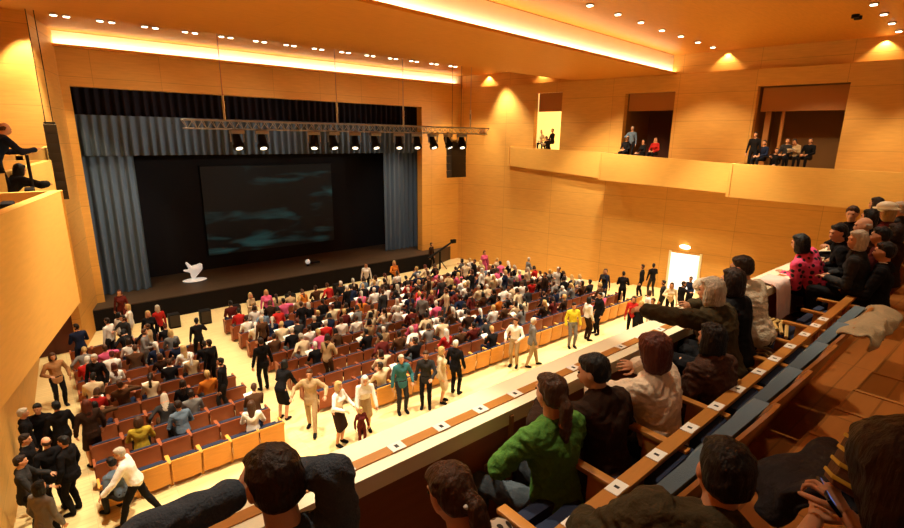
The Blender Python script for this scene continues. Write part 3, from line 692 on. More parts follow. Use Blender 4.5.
tops = ['black']*7+['charcoal']*3+['navy']*3+['brown']*3+['dark brown']*2+['white']*6+['cream']*4+['red']*2+['pink']*2+['grey']*2+['beige']*2+['blue grey']*1+['orange']*1+['maroon']*2
hairs = ['black']*4+['dark brown']*6+['brown']*4+['auburn']*1+['blonde']*4+['grey']*2+['white']*2
def rcols():
    t = random.choice(tops); h = random.choice(hairs); b = random.choice(['black', 'charcoal', 'navy', 'denim', 'brown']); return t, h, b, [skinm(random.randrange(3)), hairm(h), cloth(t), cloth(b), M['tag_white']]
npl = 0; CROWD = []; SPECIAL = []
for (x, y, z, row, blk, num) in SEATS:
    if blk == 'main':
        p = [.3, .65, .85, .9, .92, .95, .95, .95, .92, .9, .85][row]
        if num < 5 and row < 5: p *= .7
    else: p = [.12, .3, .35, .4, .5, .7, .9, .95, .9, .8, .6][row]
    if random.random() > p: continue
    hk = random.choice(['short', 'short', 'short', 'bob', 'long', 'tail']); v = random.randrange(4); t, h, b, cols = rcols(); stand = random.random() < .07 and row > 1
    if stand: me = cm(('stand', 'short' if hk == 'tail' else hk, v)); loc = (x, y+.12, z); rz = random.choice([0, 2.6, 1.2, -1, .3])
    else: me = cm(('sit', hk, v)); loc = (x, y-.06, z); rz = random.uniform(-.2, .2)
    crowd(me, loc, rz, cols, '%s haired person in %s, row %d from back, %s block, %s from left' % (h, t, row+1, blk, nth(num)), 'audience of the %s block' % blk, random.uniform(.95, 1.06))
    npl += 1; CROWD.append(C.objects[-1])
print('crowd', npl)
# people standing around the hall, small in the picture
def byhead(px, py, hh=1.62):
    z = .3+hh
    for _ in range(6): q = onz(px, py, z); z = fz(q.y)+hh
    lim = wallx(q.y)-.5
    if q.x > lim: q = q*(lim/q.x); q.y = max(q.y, .1)
    return Vector((q.x, q.y, fz(q.y)))
def byfeet(px, py):
    z = .3
    for _ in range(6): q = onz(px, py, z); z = fz(q.y)
    return Vector((q.x, q.y, z))
def snap(q):
    """keep somebody standing among the seats in the gap between two rows"""
    if (5.1 < q.x < 20.1 or .05 < q.x < 4.0) and 10.8 < q.y < 20.8:
        r = round((q.y-11.1-.47)/.95); y = 11.1+.95*r+.47
        if y > 11.2: q = Vector((q.x, y, fz(y)))
    return q
small = [  # head px, colours, facing, label
 (117, 288, 'maroon', 'auburn', 'long', 2.8, 'person in maroon standing by the left curtain foot'), (128, 306, 'white', 'blonde', 'bob', 1.5, 'person in white with blonde hair standing just below the left curtain'),
 (148, 313, 'black', 'blonde', 'long', 3.0, 'person in black with blonde hair before the left stage corner'), (108, 322, 'white', 'dark brown', 'short', .8, 'person in white shirt by the wall before the stage at left'),
 (124, 318, 'charcoal', 'dark brown', 'short', 2.2, 'person in charcoal among the group at the left stage corner'), (140, 328, 'grey', 'brown', 'short', -2, 'person in grey standing in the foremost left rows'),
 (198, 322, 'black', 'black', 'short', 0, 'person in long black coat standing at the head of the central aisle'), (212, 345, 'black', 'dark brown', 'short', .6, 'person in black stepping into the aisle from the left block'),
 (222, 362, 'black', 'black', 'short', 1.0, 'person in black stooping at the aisle edge of the left block'),
 (394, 262, 'orange', 'blonde', 'bob', 3.1, 'person in bright orange dress with blonde hair below the right curtain'), (264, 290, 'pink', 'blonde', 'long', 3.0, 'person in bright pink standing at the front of the main block'),
 (248, 293, 'beige', 'blonde', 'bob', -2.6, 'person in beige left of the pink one at the stage front'), (366, 264, 'white', 'dark brown', 'bob', 2.5, 'person in white and black standing below the stage centre'),
 (428, 243, 'dark brown', 'black', 'short', -2.8, 'dark clothed person standing at the right stage corner'), (489, 253, 'pink', 'dark brown', 'bob', 2.9, 'person in pink standing at the foot of the right wall'),
 (529, 259, 'grey', 'grey', 'short', -2, 'person in grey standing alone by the right wall'), (552, 268, 'black', 'black', 'short', 2, 'person in black by the right wall behind the crowd'),
 (564, 270, 'white', 'white', 'short', 2.4, 'person in white with white hair by the right wall'), (643, 266, 'black', 'dark brown', 'short', .4, 'left one of two men in black suits before the right wall'),
 (654, 265, 'black', 'black', 'short', -.5, 'right one of two men in black suits before the right wall'), (598, 270, 'navy', 'black', 'short', 1, 'person in navy near the right end of the stalls'),
 (612, 272, 'charcoal', 'brown', 'bob', 2, 'person in charcoal near the right end of the stalls'), (627, 274, 'black', 'black', 'short', -1, 'person in black left of the two suited men'),
 (664, 282, 'charcoal', 'black', 'short', .2, 'dark clothed person left of the bright doorway'), (672, 284, 'cream', 'brown', 'bob', 2.2, 'person in cream before the bright doorway'), (683, 283, 'black', 'dark brown', 'short', -2, 'person in black before the bright doorway'),
 (692, 278, 'navy', 'black', 'short', 1.2, 'person in navy at the right jamb of the bright doorway'), (648, 292, 'white', 'brown', 'bob', -2.4, 'person in white at the far end of the cross aisle'), (655, 300, 'cream', 'brown', 'short', .8, 'person in cream at the far end of the cross aisle'),
 (634, 298, 'red', 'black', 'long', 2.0, 'person in red at the far end of the cross aisle'), (641, 303, 'black', 'blonde', 'bob', -1.5, 'person in black with blonde hair at the far end of the cross aisle')]
for px, py, t, h, hk, rz, lab in small:
    q = snap(byhead(px, py)); q.y = min(q.y, 23.7); SPECIAL.append(q); crowd(cm(('stand', hk, random.randrange(3))), q, rz, [skinm(0), hairm(h), cloth(t), cloth(random.choice(['black', 'charcoal', t])), M['tag_white']], lab, 'people standing far down the hall')
# people in the side boxes
def boxp(px, py, zf, k, t, h, lab, rz, hk='short', off=.95, g='people in the right boxes'):
    A, B = PR[k][0], PR[k][1]; d = Vector((B.x-A.x, B.y-A.y, 0)).normalized(); q = onplane(px, py, (A.x+off, A.y, 0), d)
    f = q.z-(1.62 if zf == 'stand' else 1.22)
    crowd(cm((zf, hk, random.randrange(3))), (q.x, q.y, f), rz, [skinm(0), hairm(h), cloth(t), cloth('black'), M['tag_white']], lab, g)
for a in [(541, 131, 'sit', 0, 'cream', 'dark brown', 'person in cream leaning on the first right box', 2.2, 'bob'), (549, 137, 'sit', 0, 'black', 'black', 'person in black in the middle of the first right box', 1.6), (553, 130, 'sit', 0, 'black', 'dark brown', 'person in black at the right side of the first right box', 1.2),
          (633, 128, 'stand', 1, 'blue grey', 'grey', 'grey haired person standing in the second right box', 1.8), (627, 138, 'sit', 1, 'black', 'brown', 'person in black at the left of the second right box', 1.6), (644, 141, 'sit', 1, 'black', 'dark brown', 'person in black in the middle of the second right box', 1.2, 'bob'), (656, 139, 'sit', 1, 'red', 'auburn', 'person in bright red in the second right box', 1.6, 'bob'),
          (756, 134, 'stand', 2, 'black', 'black', 'man in black suit standing at left in the third right box', 1.6), (765, 142, 'sit', 2, 'navy', 'dark brown', 'person in navy beside the standing man in the third right box', 1.2), (775, 150, 'sit', 2, 'black', 'black', 'low seated person in black in the third right box', 1.6),
          (788, 140, 'sit', 2, 'charcoal', 'brown', 'person in charcoal with white shirt seated in the third right box', 1.5), (798, 140, 'sit', 2, 'beige', 'dark brown', 'person in beige in the third right box', 1.5, 'bob'), (811, 140, 'sit', 2, 'black', 'brown', 'rightmost person in black in the third right box', 1.4)]: boxp(*a)
# standing figures of the cross aisle: larger, with clothes as parts
def P(ft, rz, label, **kw):
    q = byfeet(*ft); SPECIAL.append(q); kw.setdefault('vox', .016); kw.setdefault('hz', .93); return person((q.x, q.y, q.z), rz, label, **kw)
PI = math.pi
P((265, 390), .1, 'man in black suit standing in the central aisle with his back turned', top='black', bottom='black', hair='dark brown', jacket=True, hands=[(-.3, .02, .85), (.3, .0, .85)])
P((313, 430), 2.5, 'man in beige suit walking across the aisle with arms held out', top='beige', bottom='beige', hair='brown', jacket=True, hands=[(-.42, .25, 1.1), (.42, .2, 1.05)], feet=[(-.12, .28), (.12, -.2)])
P((283, 420), -1.0, 'woman in black dress stooping beside the beige suited man', top='black', bottom='black', hair='black', hk='bob', skirt=True, lean=.45, g=.9, sleeve=1, hands=[(-.2, .4, .9), (.2, .45, .85)])
P((339, 444), -2.6, 'blonde woman in white blouse and dark skirt in the cross aisle', top='white', bottom='dark brown', hair='blonde', hk='bob', skirt=True, g=.9, lean=.1, hands=[(-.2, .35, 1.0), (.25, .35, 1.1)])
P((365, 430), 2.8, 'woman in white top and tan skirt bending towards a child', top='white', bottom='beige', hair='white', hk='bob', skirt=True, g=.92, lean=.45, hands=[(-.25, .45, .8), (.25, .45, .8)])
P((362, 446), 3.0, 'small blonde child before the bending woman', top='maroon', bottom='maroon', hair='blonde', hk='bob', scale=.62, g=.9)
P((402, 412), 2.9, 'grey haired person in teal jacket at the back row of stalls', top='teal', bottom='charcoal', hair='grey', hk='short', jacket=True, hands=[(-.25, .2, .95), (.3, .1, .85)])
P((426, 407), 2.4, 'man in dark suit and white shirt facing a woman in cream', top='charcoal', bottom='black', hair='brown', jacket=True, collar='white', hands=[(-.2, .35, 1.05), (.28, .1, .85)])
P((441, 402), -2.4, 'woman in cream coat in the cross aisle beside the dark suited man', top='cream', bottom='cream', hair='blonde', hk='bob', jacket=True, skirt=True, g=.95)
P((455, 394), -1.2, 'person in black coat at the right of the woman in cream', top='black', bottom='black', hair='white', jacket=True)
P((514, 366), 2.0, 'person in white shirt and beige trousers in the cross aisle', top='white', bottom='beige', hair='brown', hands=[(-.2, .3, 1.05), (.25, .25, 1.0)])
P((531, 366), -2.2, 'white haired man in grey suit walking in the cross aisle', top='grey', bottom='beige', hair='white', jacket=True, feet=[(-.1, .22), (.1, -.18)], collar='white')
P((571, 347), 2.6, 'person in yellow top standing at the back row of stalls', top='yellow', bottom='grey', hair='dark brown')
P((586, 340), -2, 'person in white and dark trousers right of the yellow top', top='white', bottom='dark brown', hair='black', hk='bob')
P((597, 334), 1.2, 'person in black near the far end of the cross aisle', top='black', bottom='black', hair='black', jacket=True)
P((142, 522), 1.25, 'man in white shirt and black trousers striding along the cross aisle', top='white', bottom='black', hair='grey', lean=.3, feet=[(-.1, .3), (.1, -.34)], hands=[(-.3, .45, .95), (.25, .35, .9)], vox=.014, thick=.025)
P((62, 406), -2.9, 'person in tan jacket and dark trousers standing near the dark doorway', top='tan', bottom='black', hair='brown', hk='bob', jacket=True, hands=[(-.3, .1, .9), (.2, .25, 1.1)])
def PH(head, rz, label, hh=1.62, **kw):
    q = byhead(head[0], head[1], hh); SPECIAL.append(q); kw.setdefault('vox', .016); kw.setdefault('hz', .93); return person((q.x, q.y, q.z), rz, label, **kw)
PH((86, 403), .2, 'woman in long dark brown coat on the left aisle steps', top='dark brown', bottom='dark brown', hair='auburn', hk='long', jacket=True, skirt=True)
PH((94, 357), 2.6, 'man in black suit and white collar by the left block', top='black', bottom='black', hair='grey', jacket=True, collar='white')
PH((22, 412), -1.6, 'grey haired man in black against the left wall', top='black', bottom='black', hair='grey', jacket=True, vox=.014)
PH((37, 407), 2.9, 'dark haired man in black, farthest of the group by the left wall', top='black', bottom='black', hair='black', jacket=True, vox=.014)
PH((56, 405), .3, 'man in black with his back turned at the right of the wall group', top='black', bottom='black', hair='black', jacket=True, vox=.014)
PH((46, 441), .4, 'bald man in black in the middle of the wall group', top='black', bottom='black', hair='brown', hk='bald', skin=1, jacket=True, vox=.014)
PH((24, 438), -1.9, 'man with striped scarf in black facing the bald man', top='black', bottom='black', hair='dark brown', jacket=True, collar='white', vox=.014)
PH((19, 460), -1.7, 'man in charcoal with cream scarf, nearest by the left wall', top='charcoal', bottom='black', hair='dark brown', jacket=True, collar='cream', vox=.014, hands=[(-.2, .35, 1.1), (.2, .35, 1.05)])
PH((38, 486), -.9, 'person in grey patterned coat lowest at the left picture edge', top='grey', bottom='black', hair='black', hk='bob', jacket=True, vox=.014)
PH((64, 440), 1.0, 'person in black coat beside the steps of the left aisle', top='black', bottom='black', hair='black', jacket=True, vox=.014)
def PS(head, rz, label, **kw):
    """seated figure located by its head"""
    z = 1.7
    for _ in range(6): q = onz(head[0], head[1], z); z = fz(q.y)+1.22
    SPECIAL.append(q)
    kw.setdefault('hands', [(-.14, .32, .66), (.14, .32, .66)]); kw.setdefault('hz', .53)
    return person((q.x, q.y, fz(q.y)), rz, label, vox=.015, feet=[(-.12, .42), (.12, .4)], knee=[(-.1, 1, .6), (.1, 1, .6)], **kw)
PS((138, 420), -.1, 'person in mustard coat seated near the rear of the left block', top='mustard', bottom='black', hair='brown', hk='bob', g=.95, jacket=True)
PS((180, 405), .2, 'person in blue grey top seated in the left block', top='blue grey', bottom='black', hair='dark brown', lean=.2)
PS((251, 404), -.4, 'woman in white with brown hair in the last row of the left block', top='white', bottom='navy', hair='brown', hk='long', g=.92)
PS((119, 462), .5, 'person in blue grey coat behind the striding man', top='blue grey', bottom='charcoal', hair='black', lean=.4)
for o in list(CROWD):
    if any((o.location.xy-q.xy).length < .5 for q in SPECIAL): bpy.data.objects.remove(o)
# ================================================================== BALCONY
RZ = 6.11; F1, F2, F3 = 5.27, 5.66, 6.2
mb = MB()
mb.box((13.5, 1.65, F1-.12), (31, .95, .24)); mb.box((13.5, .95, F2-.2), (31, .62, .4)); 
mb.box((.6, -2.2, F3-.2), (5.2, 5.7, .4)); 
for i, (xa, xb) in enumerate(((3.2, 3.72), (3.72, 4.2), (4.2, 4.75), (4.75, 27))): mb.box(((xa+xb)/2, -2.2, F3-.2-.035*(i+1)), (xb-xa, 5.7, .4))
mb.box((13.5, -.5, F1-.35), (31, 5.2, .25))
struct(mb.build('floor_balcony', 'tier_floor', smooth=False))
mb = MB()
for i, x in enumerate((3.2, 3.72, 4.2, 4.75)): mb.box((x, .28, F3-.035*i-.008), (.035, .72, .03))
mb.box((3.9, -.14, F3+.004), (3.6, .22, .02))
struct(mb.build('trim_9', 'frame_wood', smooth=False))
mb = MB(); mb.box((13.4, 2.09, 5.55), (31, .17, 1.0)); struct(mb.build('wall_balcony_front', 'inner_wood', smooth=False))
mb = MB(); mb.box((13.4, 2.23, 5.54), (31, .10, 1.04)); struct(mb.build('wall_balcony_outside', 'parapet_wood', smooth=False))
mb = MB(); mb.box((13.4, 2.14, RZ-.03), (31, .31, .06), bev=.006); o = mb.build('balcony_ledge', 'rail_cream', smooth=False); tag(o, 'broad cream ledge running along the top of the balcony front', 'ledge')
mb = MB(); mb.box((13.4, 2.10, RZ+.004), (31, .07, .008)); mb.build('wooden_inlay', 'rail_wood', o, smooth=False)
mb = MB(); mb.box((13.4, 1.985, RZ-.05), (31, .012, .10)); mb.build('edge_strip', 'rail_cream', o, smooth=False)
# number tags on the ledge inlay
TX0 = onz(396, 445, RZ).x-(onz(479, 405, RZ).x-onz(396, 445, RZ).x)/2; TDX = (onz(508, 390, RZ).x-onz(396, 445, RZ).x)/3
for i in range(26):
    x = TX0+i*TDX; r_ = empty('number_tag', (x, 2.10, RZ+.008)); tag(r_, 'white paper number tag on the ledge inlay, number %d counted from the left' % (i+1), 'tag', 'white tags on the balcony ledge')
    MB().box((0, 0, .002), (.09, .074, .004)).build('paper', 'tag_white', r_, smooth=False)
    MB().box((0, 0, .0045), (.022, .03, .001)).build('printed_digits', 'ink', r_, smooth=False)
# joint block on the inner face
MB2 = MB().box((onz(495, 416, 6.0).x, 1.975, 5.7), (.03, .02, .75)); struct(MB2.build('trim_10', 'frame_wood', smooth=False))
# numbered rail behind the front row
a = Vector((1.15, 1.14, 6.05)); b = Vector((7.3, 1.32, 6.05)); d = (b-a).normalized(); ang = math.atan2(d.y, d.x); RR = Euler((0, 0, ang)).to_matrix()
r_ = empty('seat_number_rail', a, ang); tag(r_, 'long narrow wooden rail with white number tags behind the front balcony seats', 'rail')
Ln = (b-a).length
MB().box((Ln/2, 0, -.015), (Ln+.6, .085, .03), bev=.004).build('rail_board', 'rail_wood', r_, smooth=False)
for t in [(577, 524), (624, 492), (662, 458), (694, 430), (720, 408), (740, 390), (759, 372), (775, 359), (789, 346), (802.5, 334), (813, 325), (822, 319)]:
    q = onz(*t, 6.05); x = (q-a).dot(d); k = MB().box((x, 0, .003), (.12, .075, .004)).build('number_tag', 'tag_white', r_, smooth=False)
    MB().box((x, 0, .006), (.02, .028, .001)).build('printed_digits', 'ink', k, smooth=False)
for i in range(11): MB().box((.35+i*.61, .0, -.28), (.03, .03, .5)).build('support_post', 'inner_wood', r_, smooth=False)
# front-row seats
def balseat(pad, wood, h, w=.57, curve=.07, rec=.05):
    r = empty('balcony_chair', (0, 0, 0)); n = 10; k = []
    def arch(y, th, z0, z1, ww):
        mb = MB(); V = []
        for i in range(n+1):
            t = i/n*2-1; x = t*ww/2; zt = z1-curve*abs(t)**2.2; yy = y+.045*(t*t)
            V.append([mb.bm.verts.new(p) for p in ((x, yy-rec*(z0-.1)/(h-.1), z0), (x, yy-rec*(zt-.1)/(h-.1), zt), (x, yy-rec*(zt-.1)/(h-.1)+th, zt), (x, yy+th-rec*(z0-.1)/(h-.1), z0))])
        for p, q in zip(V, V[1:]):
            for j in range(4): mb.bm.faces.new((p[j], q[j], q[(j+1) % 4], p[(j+1) % 4]))
        mb.bm.faces.new(V[0]); mb.bm.faces.new(V[-1][::-1]); return mb
    k.append(arch(-.02, .022, .1, h, w).build('backrest', wood, r)); k.append(arch(.022, .07, h-.30 if rec > .1 else .36, h-.012, w*.93).build('back_pad', pad, r))
    if rec > .1: k.append(arch(.022, .05, .3, h-.28, w*.93).build('shaded_pad', 'seat_blue', r))  # lower half of the same pad, its shade put into a dark colour
    k.append(MB().box((0, .13, .42 if rec < .1 else .2), (.48, .09, .32 if rec < .1 else .26), bev=.03).build('seat_cushion', 'seat_blue', r))
    k.append(MB().box((0, .09, .12 if rec > .1 else .2), (.3, .12, .22 if rec > .1 else .36)).build('pedestal', 'black', r))
    return r, k
BS, BSk = balseat('seat_blue', 'inner_wood', .58, curve=.02)
BSk.append(MB().box((.325, -.06, .72), (.062, .40, .03), bev=.006).box((.325, -.08, .45), (.04, .2, .52)).build('armrest', 'rail_wood', BS))
for i in range(20):
    x = .65+.605*i; o = BS if i == 0 else dup(BS, BSk, (0, 0, 0), 0); o.location = (x, 1.33+.018*x, F1); tag(o, 'dark blue front row balcony seat, %s from the left end' % nth(i), 'seat', 'front row balcony seats')
# second row: grey-blue curved seats
BT, BTk = balseat('seat_grey_blue', 'seat_shell_orange', .88, .56, .22, .32)
for i in range(6):
    x = 2.06+.578*i; o = BT if i == 0 else dup(BT, BTk, (0, 0, 0), 0); o.location = (x, .99+.035*(x-2.06), F2); o.rotation_euler = (0, 0, .03); tag(o, 'grey blue padded second row seat with curved orange wooden back, %s from the left' % nth(i), 'seat', 'second row balcony seats')
# ------------------------------------------------------------------ balcony people
def PB(head, z, rz, floor, label, w=None, seated=True, hpx=None, epx=None, **kw):
    """place a figure so that its head centre falls on the picture point at height z"""
    q = onw(head[0], head[1], w) if w else onz(head[0], head[1], z)
    kw.setdefault('hz', (.53 if seated else .93))
    if seated: kw.setdefault('feet', [(-.13, .36), (.13, .34)]); kw.setdefault('knee', [(-.12, 1, .7), (.12, 1, .7)]); kw.setdefault('hands', [(-.13, .3, .68), (.13, .3, .68)])
    kw.setdefault('vox', .010); kw.setdefault('thick', .018)
    pk = {k: v for k, v in kw.items() if k in ('hz', 'lean', 'side', 'twist', 'hyaw', 'hpitch', 'hroll', 'feet', 'hands', 'elb', 'knee', 'hoff', 'g')}
    J, _ = skel(**pk); hd = Matrix.Rotation(rz, 3, 'Z') @ J['head']
    sc = kw.get('scale', 1.); kw.pop('_', 0)
    zf = q.z-hd.z*sc; base = Vector((q.x-hd.x*sc, q.y-hd.y*sc, max(zf, floor-.0) if abs(zf-floor) > .25 else zf))
    if hpx:
        inv = Matrix.Rotation(-rz, 3, 'Z'); kw['hands'] = [tuple(inv @ (onw(*p)-base)/sc) for p in hpx]
    if epx: kw['elpos'] = [tuple(inv @ (onw(*p)-base)/sc) for p in epx]
    print('PB %-50s base (%.2f %.2f %.2f) floor %.2f' % (label[:50], base.x, base.y, base.z, floor))
    return person(base, rz, label, **kw)
r1, J1 = PB((273, 483), 0, .12, F1, 'man in dark grey sweater at the ledge with both hands raised to his head', w=1.52, seated=False, top='charcoal', topmat=mat('sweater', (.055, .068, .09), .9, .5, 120, var=.2), bottom='black', hair='dark brown', hk='short', skin=0, lean=.5,
   hz=.86, hpx=[(222, 501, 1.50), (284, 470, 1.78)], epx=[(140, 538, 1.40), (335, 474, 1.52)], elb=[(-1, .1, -.8), (.9, -.75, -.35)], hpitch=.0, hoff=(0, -.12), vox=.008, wr=.007, thick=.02, hcurl=(1.0, 1.0))
rp, Jp = PB((450, 494), 6.56, -.15, F1, 'brown haired woman with a ponytail and patterned top low at centre', w=1.85, top='white', topmat=spotmat('patterned_top', (.6, .52, .42), (.02, .015, .012), 22), bottom='black', hair='brown', hk='tail', g=.9, lean=.15, hyaw=.25, hpitch=.3, vox=.009)
MB().sph(Jp['h'](0, -.118, -.015), (.042, .02, .016), 2).build('hair_tie', 'tag_white', rp)
PB((550, 393), 6.40, -.12, F1, 'woman in green shirt and jeans with a big brown ponytail at the ledge', top='green', topmat=mat('green_shirt', (.065, .17, .022), .85, .4, 50, var=.35), bottom='denim', hair='brown', hk='tail', g=.96, lean=.14, sleeve=.45, thick=.022, wr=.009,
   hands=[(-.20, .36, .62), (.16, .34, .64)], feet=[(-.26, .42), (.08, .36)], elb=[(-.9, -.4, -.2), (.8, -.5, -.2)], knee=[(-.45, 1, .7), (.1, 1, .7)])
PB((593, 372), 6.40, -.1, F1, 'dark haired person in a black jacket seated right of the green shirt', top='dark brown', bottom='black', hair='black', hk='short', lean=.2, hyaw=.45, hpitch=.15, jacket=True, thick=.03, hands=[(-.22, .36, .92), (.13, .3, .7)], elb=[(-1, .0, -.2), (.6, -.8, 0)], wr=.008)
PB((652, 352), 6.42, -.1, F1, 'auburn long haired woman in a white gathered blouse', top='white', bottom='black', hair='auburn', hk='big', g=.95, lean=.25, hyaw=-.2, thick=.035, wr=.011, sleeve=1., topmat=mat('blouse', (.74, .58, .42), .9, .8, 30, var=.15, spec=.1), hands=[(-.22, .42, .98), (.15, .36, .95)], elb=[(-1, -.1, -.2), (1, -.2, -.2)])
PB((711, 338), 6.38, -.2, F1, 'dark haired person in a wrinkled dark brown coat behind the grey haired man', top='dark brown', bottom='black', hair='black', hk='bob', g=.95, lean=.15, jacket=True, thick=.035, wr=.014, topmat=mat('brown_coat', (.07, .028, .014), .8, .8, 30, var=.5))
PB((711, 291), 6.6, -.15, F1, 'grey haired man in dark olive jacket with an arm along the ledge', w=4.15, top='olive brown', bottom='black', hair='grey', hk='bob', lean=.3, hyaw=.25, jacket=True, thick=.035, wr=.01, hands=[(-.5, .42, 1.0), (.1, .4, .95)], elb=[(-.9, -.1, .25), (.7, -.5, -.1)], scale=1.0)
PB((732, 281), 6.6, -.1, F1, 'dark haired person in black between the grey haired man and the cream sweater', w=4.4, top='black', bottom='black', hair='dark brown', hk='bob', lean=.2, jacket=True, thick=.02)
PB((741, 268), 6.6, -.25, F1, 'short dark haired man in a cream sweater leaning on the ledge', w=4.7, top='cream', topmat=mat('cream_sweater', (.62, .52, .38), .9, .6, 60, spec=.1), bottom='charcoal', hair='dark brown', hk='short', lean=.35, side=-.12, hyaw=.3, thick=.025, wr=.009, hands=[(-.2, .45, .95), (.1, .35, .75)])
PB((800, 243), 6.7, -.15, F1, 'black haired woman in a pink top with black dots', w=6.4, top='pink', topmat=spotmat('pink_dots', (.80, .06, .17), (.012, .01, .01), 13), bottom='black', hair='black', hk='bob', g=.95, lean=.35, side=-.4, thick=.03, scale=1.0, hands=[(-.15, .36, .66), (.18, .34, .66)])
PB((857, 240), 6.6, .1, F1, 'grey haired man in black jacket and white collar, upper right', w=5.9, top='charcoal', bottom='black', hair='grey', hk='bob', lean=.15, side=-.15, hyaw=.7, jacket=True, collar='white', vox=.012)
PB((838, 233), 6.6, .3, F1, 'dark haired man leaning to the ledge beyond the pink dotted top', w=6.4, top='black', bottom='black', hair='black', hk='short', lean=.35, hyaw=.5, jacket=True, collar='white', vox=.012)
PB((863, 226), 6.6, .0, F1, 'bald man in brown jacket at upper right', w=6.6, top='brown', bottom='black', hair='grey', hk='bald', skin=1, lean=.1, hyaw=.4, jacket=True, vox=.012)
PB((852, 214), 6.6, .9, F1, 'brown haired person in profile above the bald man', w=7.4, top='black', bottom='black', hair='brown', hk='short', skin=1, lean=.2, hyaw=.7, jacket=True, vox=.013)
PB((869, 217), 6.6, -.2, F1, 'black haired person in black right of the profile head', w=7.2, top='black', bottom='black', hair='black', hk='bob', jacket=True, vox=.013)
PB((887, 213), 6.6, -.1, F1, 'person in cream hat and maroon coat at the upper right', w=7.6, top='maroon', bottom='black', hair='blonde', hk='bob', jacket=True, vox=.013)
PB((876, 204), 6.6, -.1, F1, 'farthest dark haired person seated behind the cream hat', w=8.6, top='black', bottom='black', hair='dark brown', hk='bob', jacket=True, vox=.013)
PB((899, 209), 6.6, -.1, F1, 'person in charcoal with grey cap at the right picture edge', w=8.0, top='charcoal', bottom='black', hair='grey', hk='short', jacket=True, vox=.013)
PB((895, 232), 6.6, -.1, F1, 'dark haired person in brown at the right edge below the cream hat', w=6.6, top='dark brown', bottom='black', hair='dark brown', hk='bob', jacket=True, vox=.013)
PB((880, 236), 6.6, .1, F1, 'person in maroon and black behind the grey haired man', w=6.2, top='maroon', bottom='black', hair='black', hk='short', jacket=True, vox=.013)
PB((884, 252), 6.6, .1, F1, 'person in black with a white scarf right of the grey haired man', w=5.8, top='black', bottom='black', hair='black', hk='short', jacket=True, collar='white', vox=.013)
# cream hat
q = onw(887, 207, 7.6); o = MB().sph((0, 0, 0), (.12, .13, .09), 3).cyl((0, 0, -.03), (0, 0, -.015), .17, n=20).build('hat', 'rail_cream', loc=q); tag(o, 'cream brimmed hat on a head at the upper right', 'hat')
# near people, bottom right
PB((722, 474), 0, -.9, F2, 'black haired man in an olive jacket leaning left at the bottom', w=1.62, top='olive brown', topmat=mat('olive_jacket', (.055, .04, .016), .85, .6, 40, var=.3), bottom='black', hair='black', hk='short', skin=0, lean=.12, side=.36, hyaw=.1, hpitch=.15, jacket=True, thick=.035, wr=.012, vox=.009, hands=[(-.2, .35, .68), (.2, .38, .7)])
r2, J2 = PB((897, 480), 0, -.8, F3-.6, 'woman with big dark brown hair at the right edge holding a phone', w=1.12, top='dark brown', bottom='black', hair='dark brown', hk='big', g=.95, lean=.1, sleeve=.8, thick=.02, vox=.009, hpx=[(815, 520, 1.5), (848, 516, 1.45)], elb=[(-.6, -.2, -.8), (.3, -.2, -.9)], hcurl=(1.1, 1.1), hpitch=.2, scale=1.0)
HP = onw(829, 496, 1.5)
# phone held by the woman at the right edge
m3 = Matrix.Rotation(.5, 3, 'Z')
pw = HP
o = empty('phone', pw, .5); o.rotation_euler = (R(50), 0, .5); tag(o, 'small dark phone held up in the hands of the woman at the right edge', 'phone')
MB().box((0, 0, 0), (.12, .06, .012), bev=.004).build('case', 'phone_black', o); MB().box((0, 0, .0065), (.1, .055, .001)).build('display', 'screen_blue', o)
# cloth helper: draped sheet following a list of cross-section points
def drape(name, rows, m, label, cat, th=.012, wr=.015, seed=1):
    bm = bmesh.new(); V = []; n = len(rows[0])
    S = 4
    def cr(p, t):
        k = min(int(t), len(p)-2); f = t-k; a = p[max(k-1, 0)]; b = p[k]; c = p[k+1]; d = p[min(k+2, len(p)-1)]
        return .5*((2*b)+(c-a)*f+(2*a-5*b+4*c-d)*f*f+(3*b-a-3*c+d)*f**3)
    rows = [[Vector(p) for p in r] for r in rows]
    fine = []
    for r in rows: fine.append([cr(r, i/S) for i in range((len(r)-1)*S+1)])
    cols = list(zip(*fine)); G = [[cr(list(c), j/S) for j in range((len(rows)-1)*S+1)] for c in cols]
    for i, c in enumerate(G):
        V.append([bm.verts.new(p+Vector((noise.noise(p*14+Vector((seed, 0, 0))), noise.noise(p*14+Vector((0, seed, 0))), noise.noise(p*11+Vector((0, 0, seed)))))*wr) for p in c])
    for a, b in zip(V, V[1:]):
        for i in range(len(a)-1): bm.faces.new((a[i], b[i], b[i+1], a[i+1]))
    bmesh.ops.recalc_face_normals(bm, faces=bm.faces)
    me = bpy.data.meshes.new(name); bm.to_mesh(me); bm.free(); me.materials.append(M[m]); me.polygons.foreach_set('use_smooth', [True]*len(me.polygons))
    o = bpy.data.objects.new(name, me); C.objects.link(o); s = o.modifiers.new('t', 'SOLIDIFY'); s.thickness = th; s2 = o.modifiers.new('s', 'SUBSURF'); s2.levels = 1; s2.render_levels = 1
    return tag(o, label, cat)
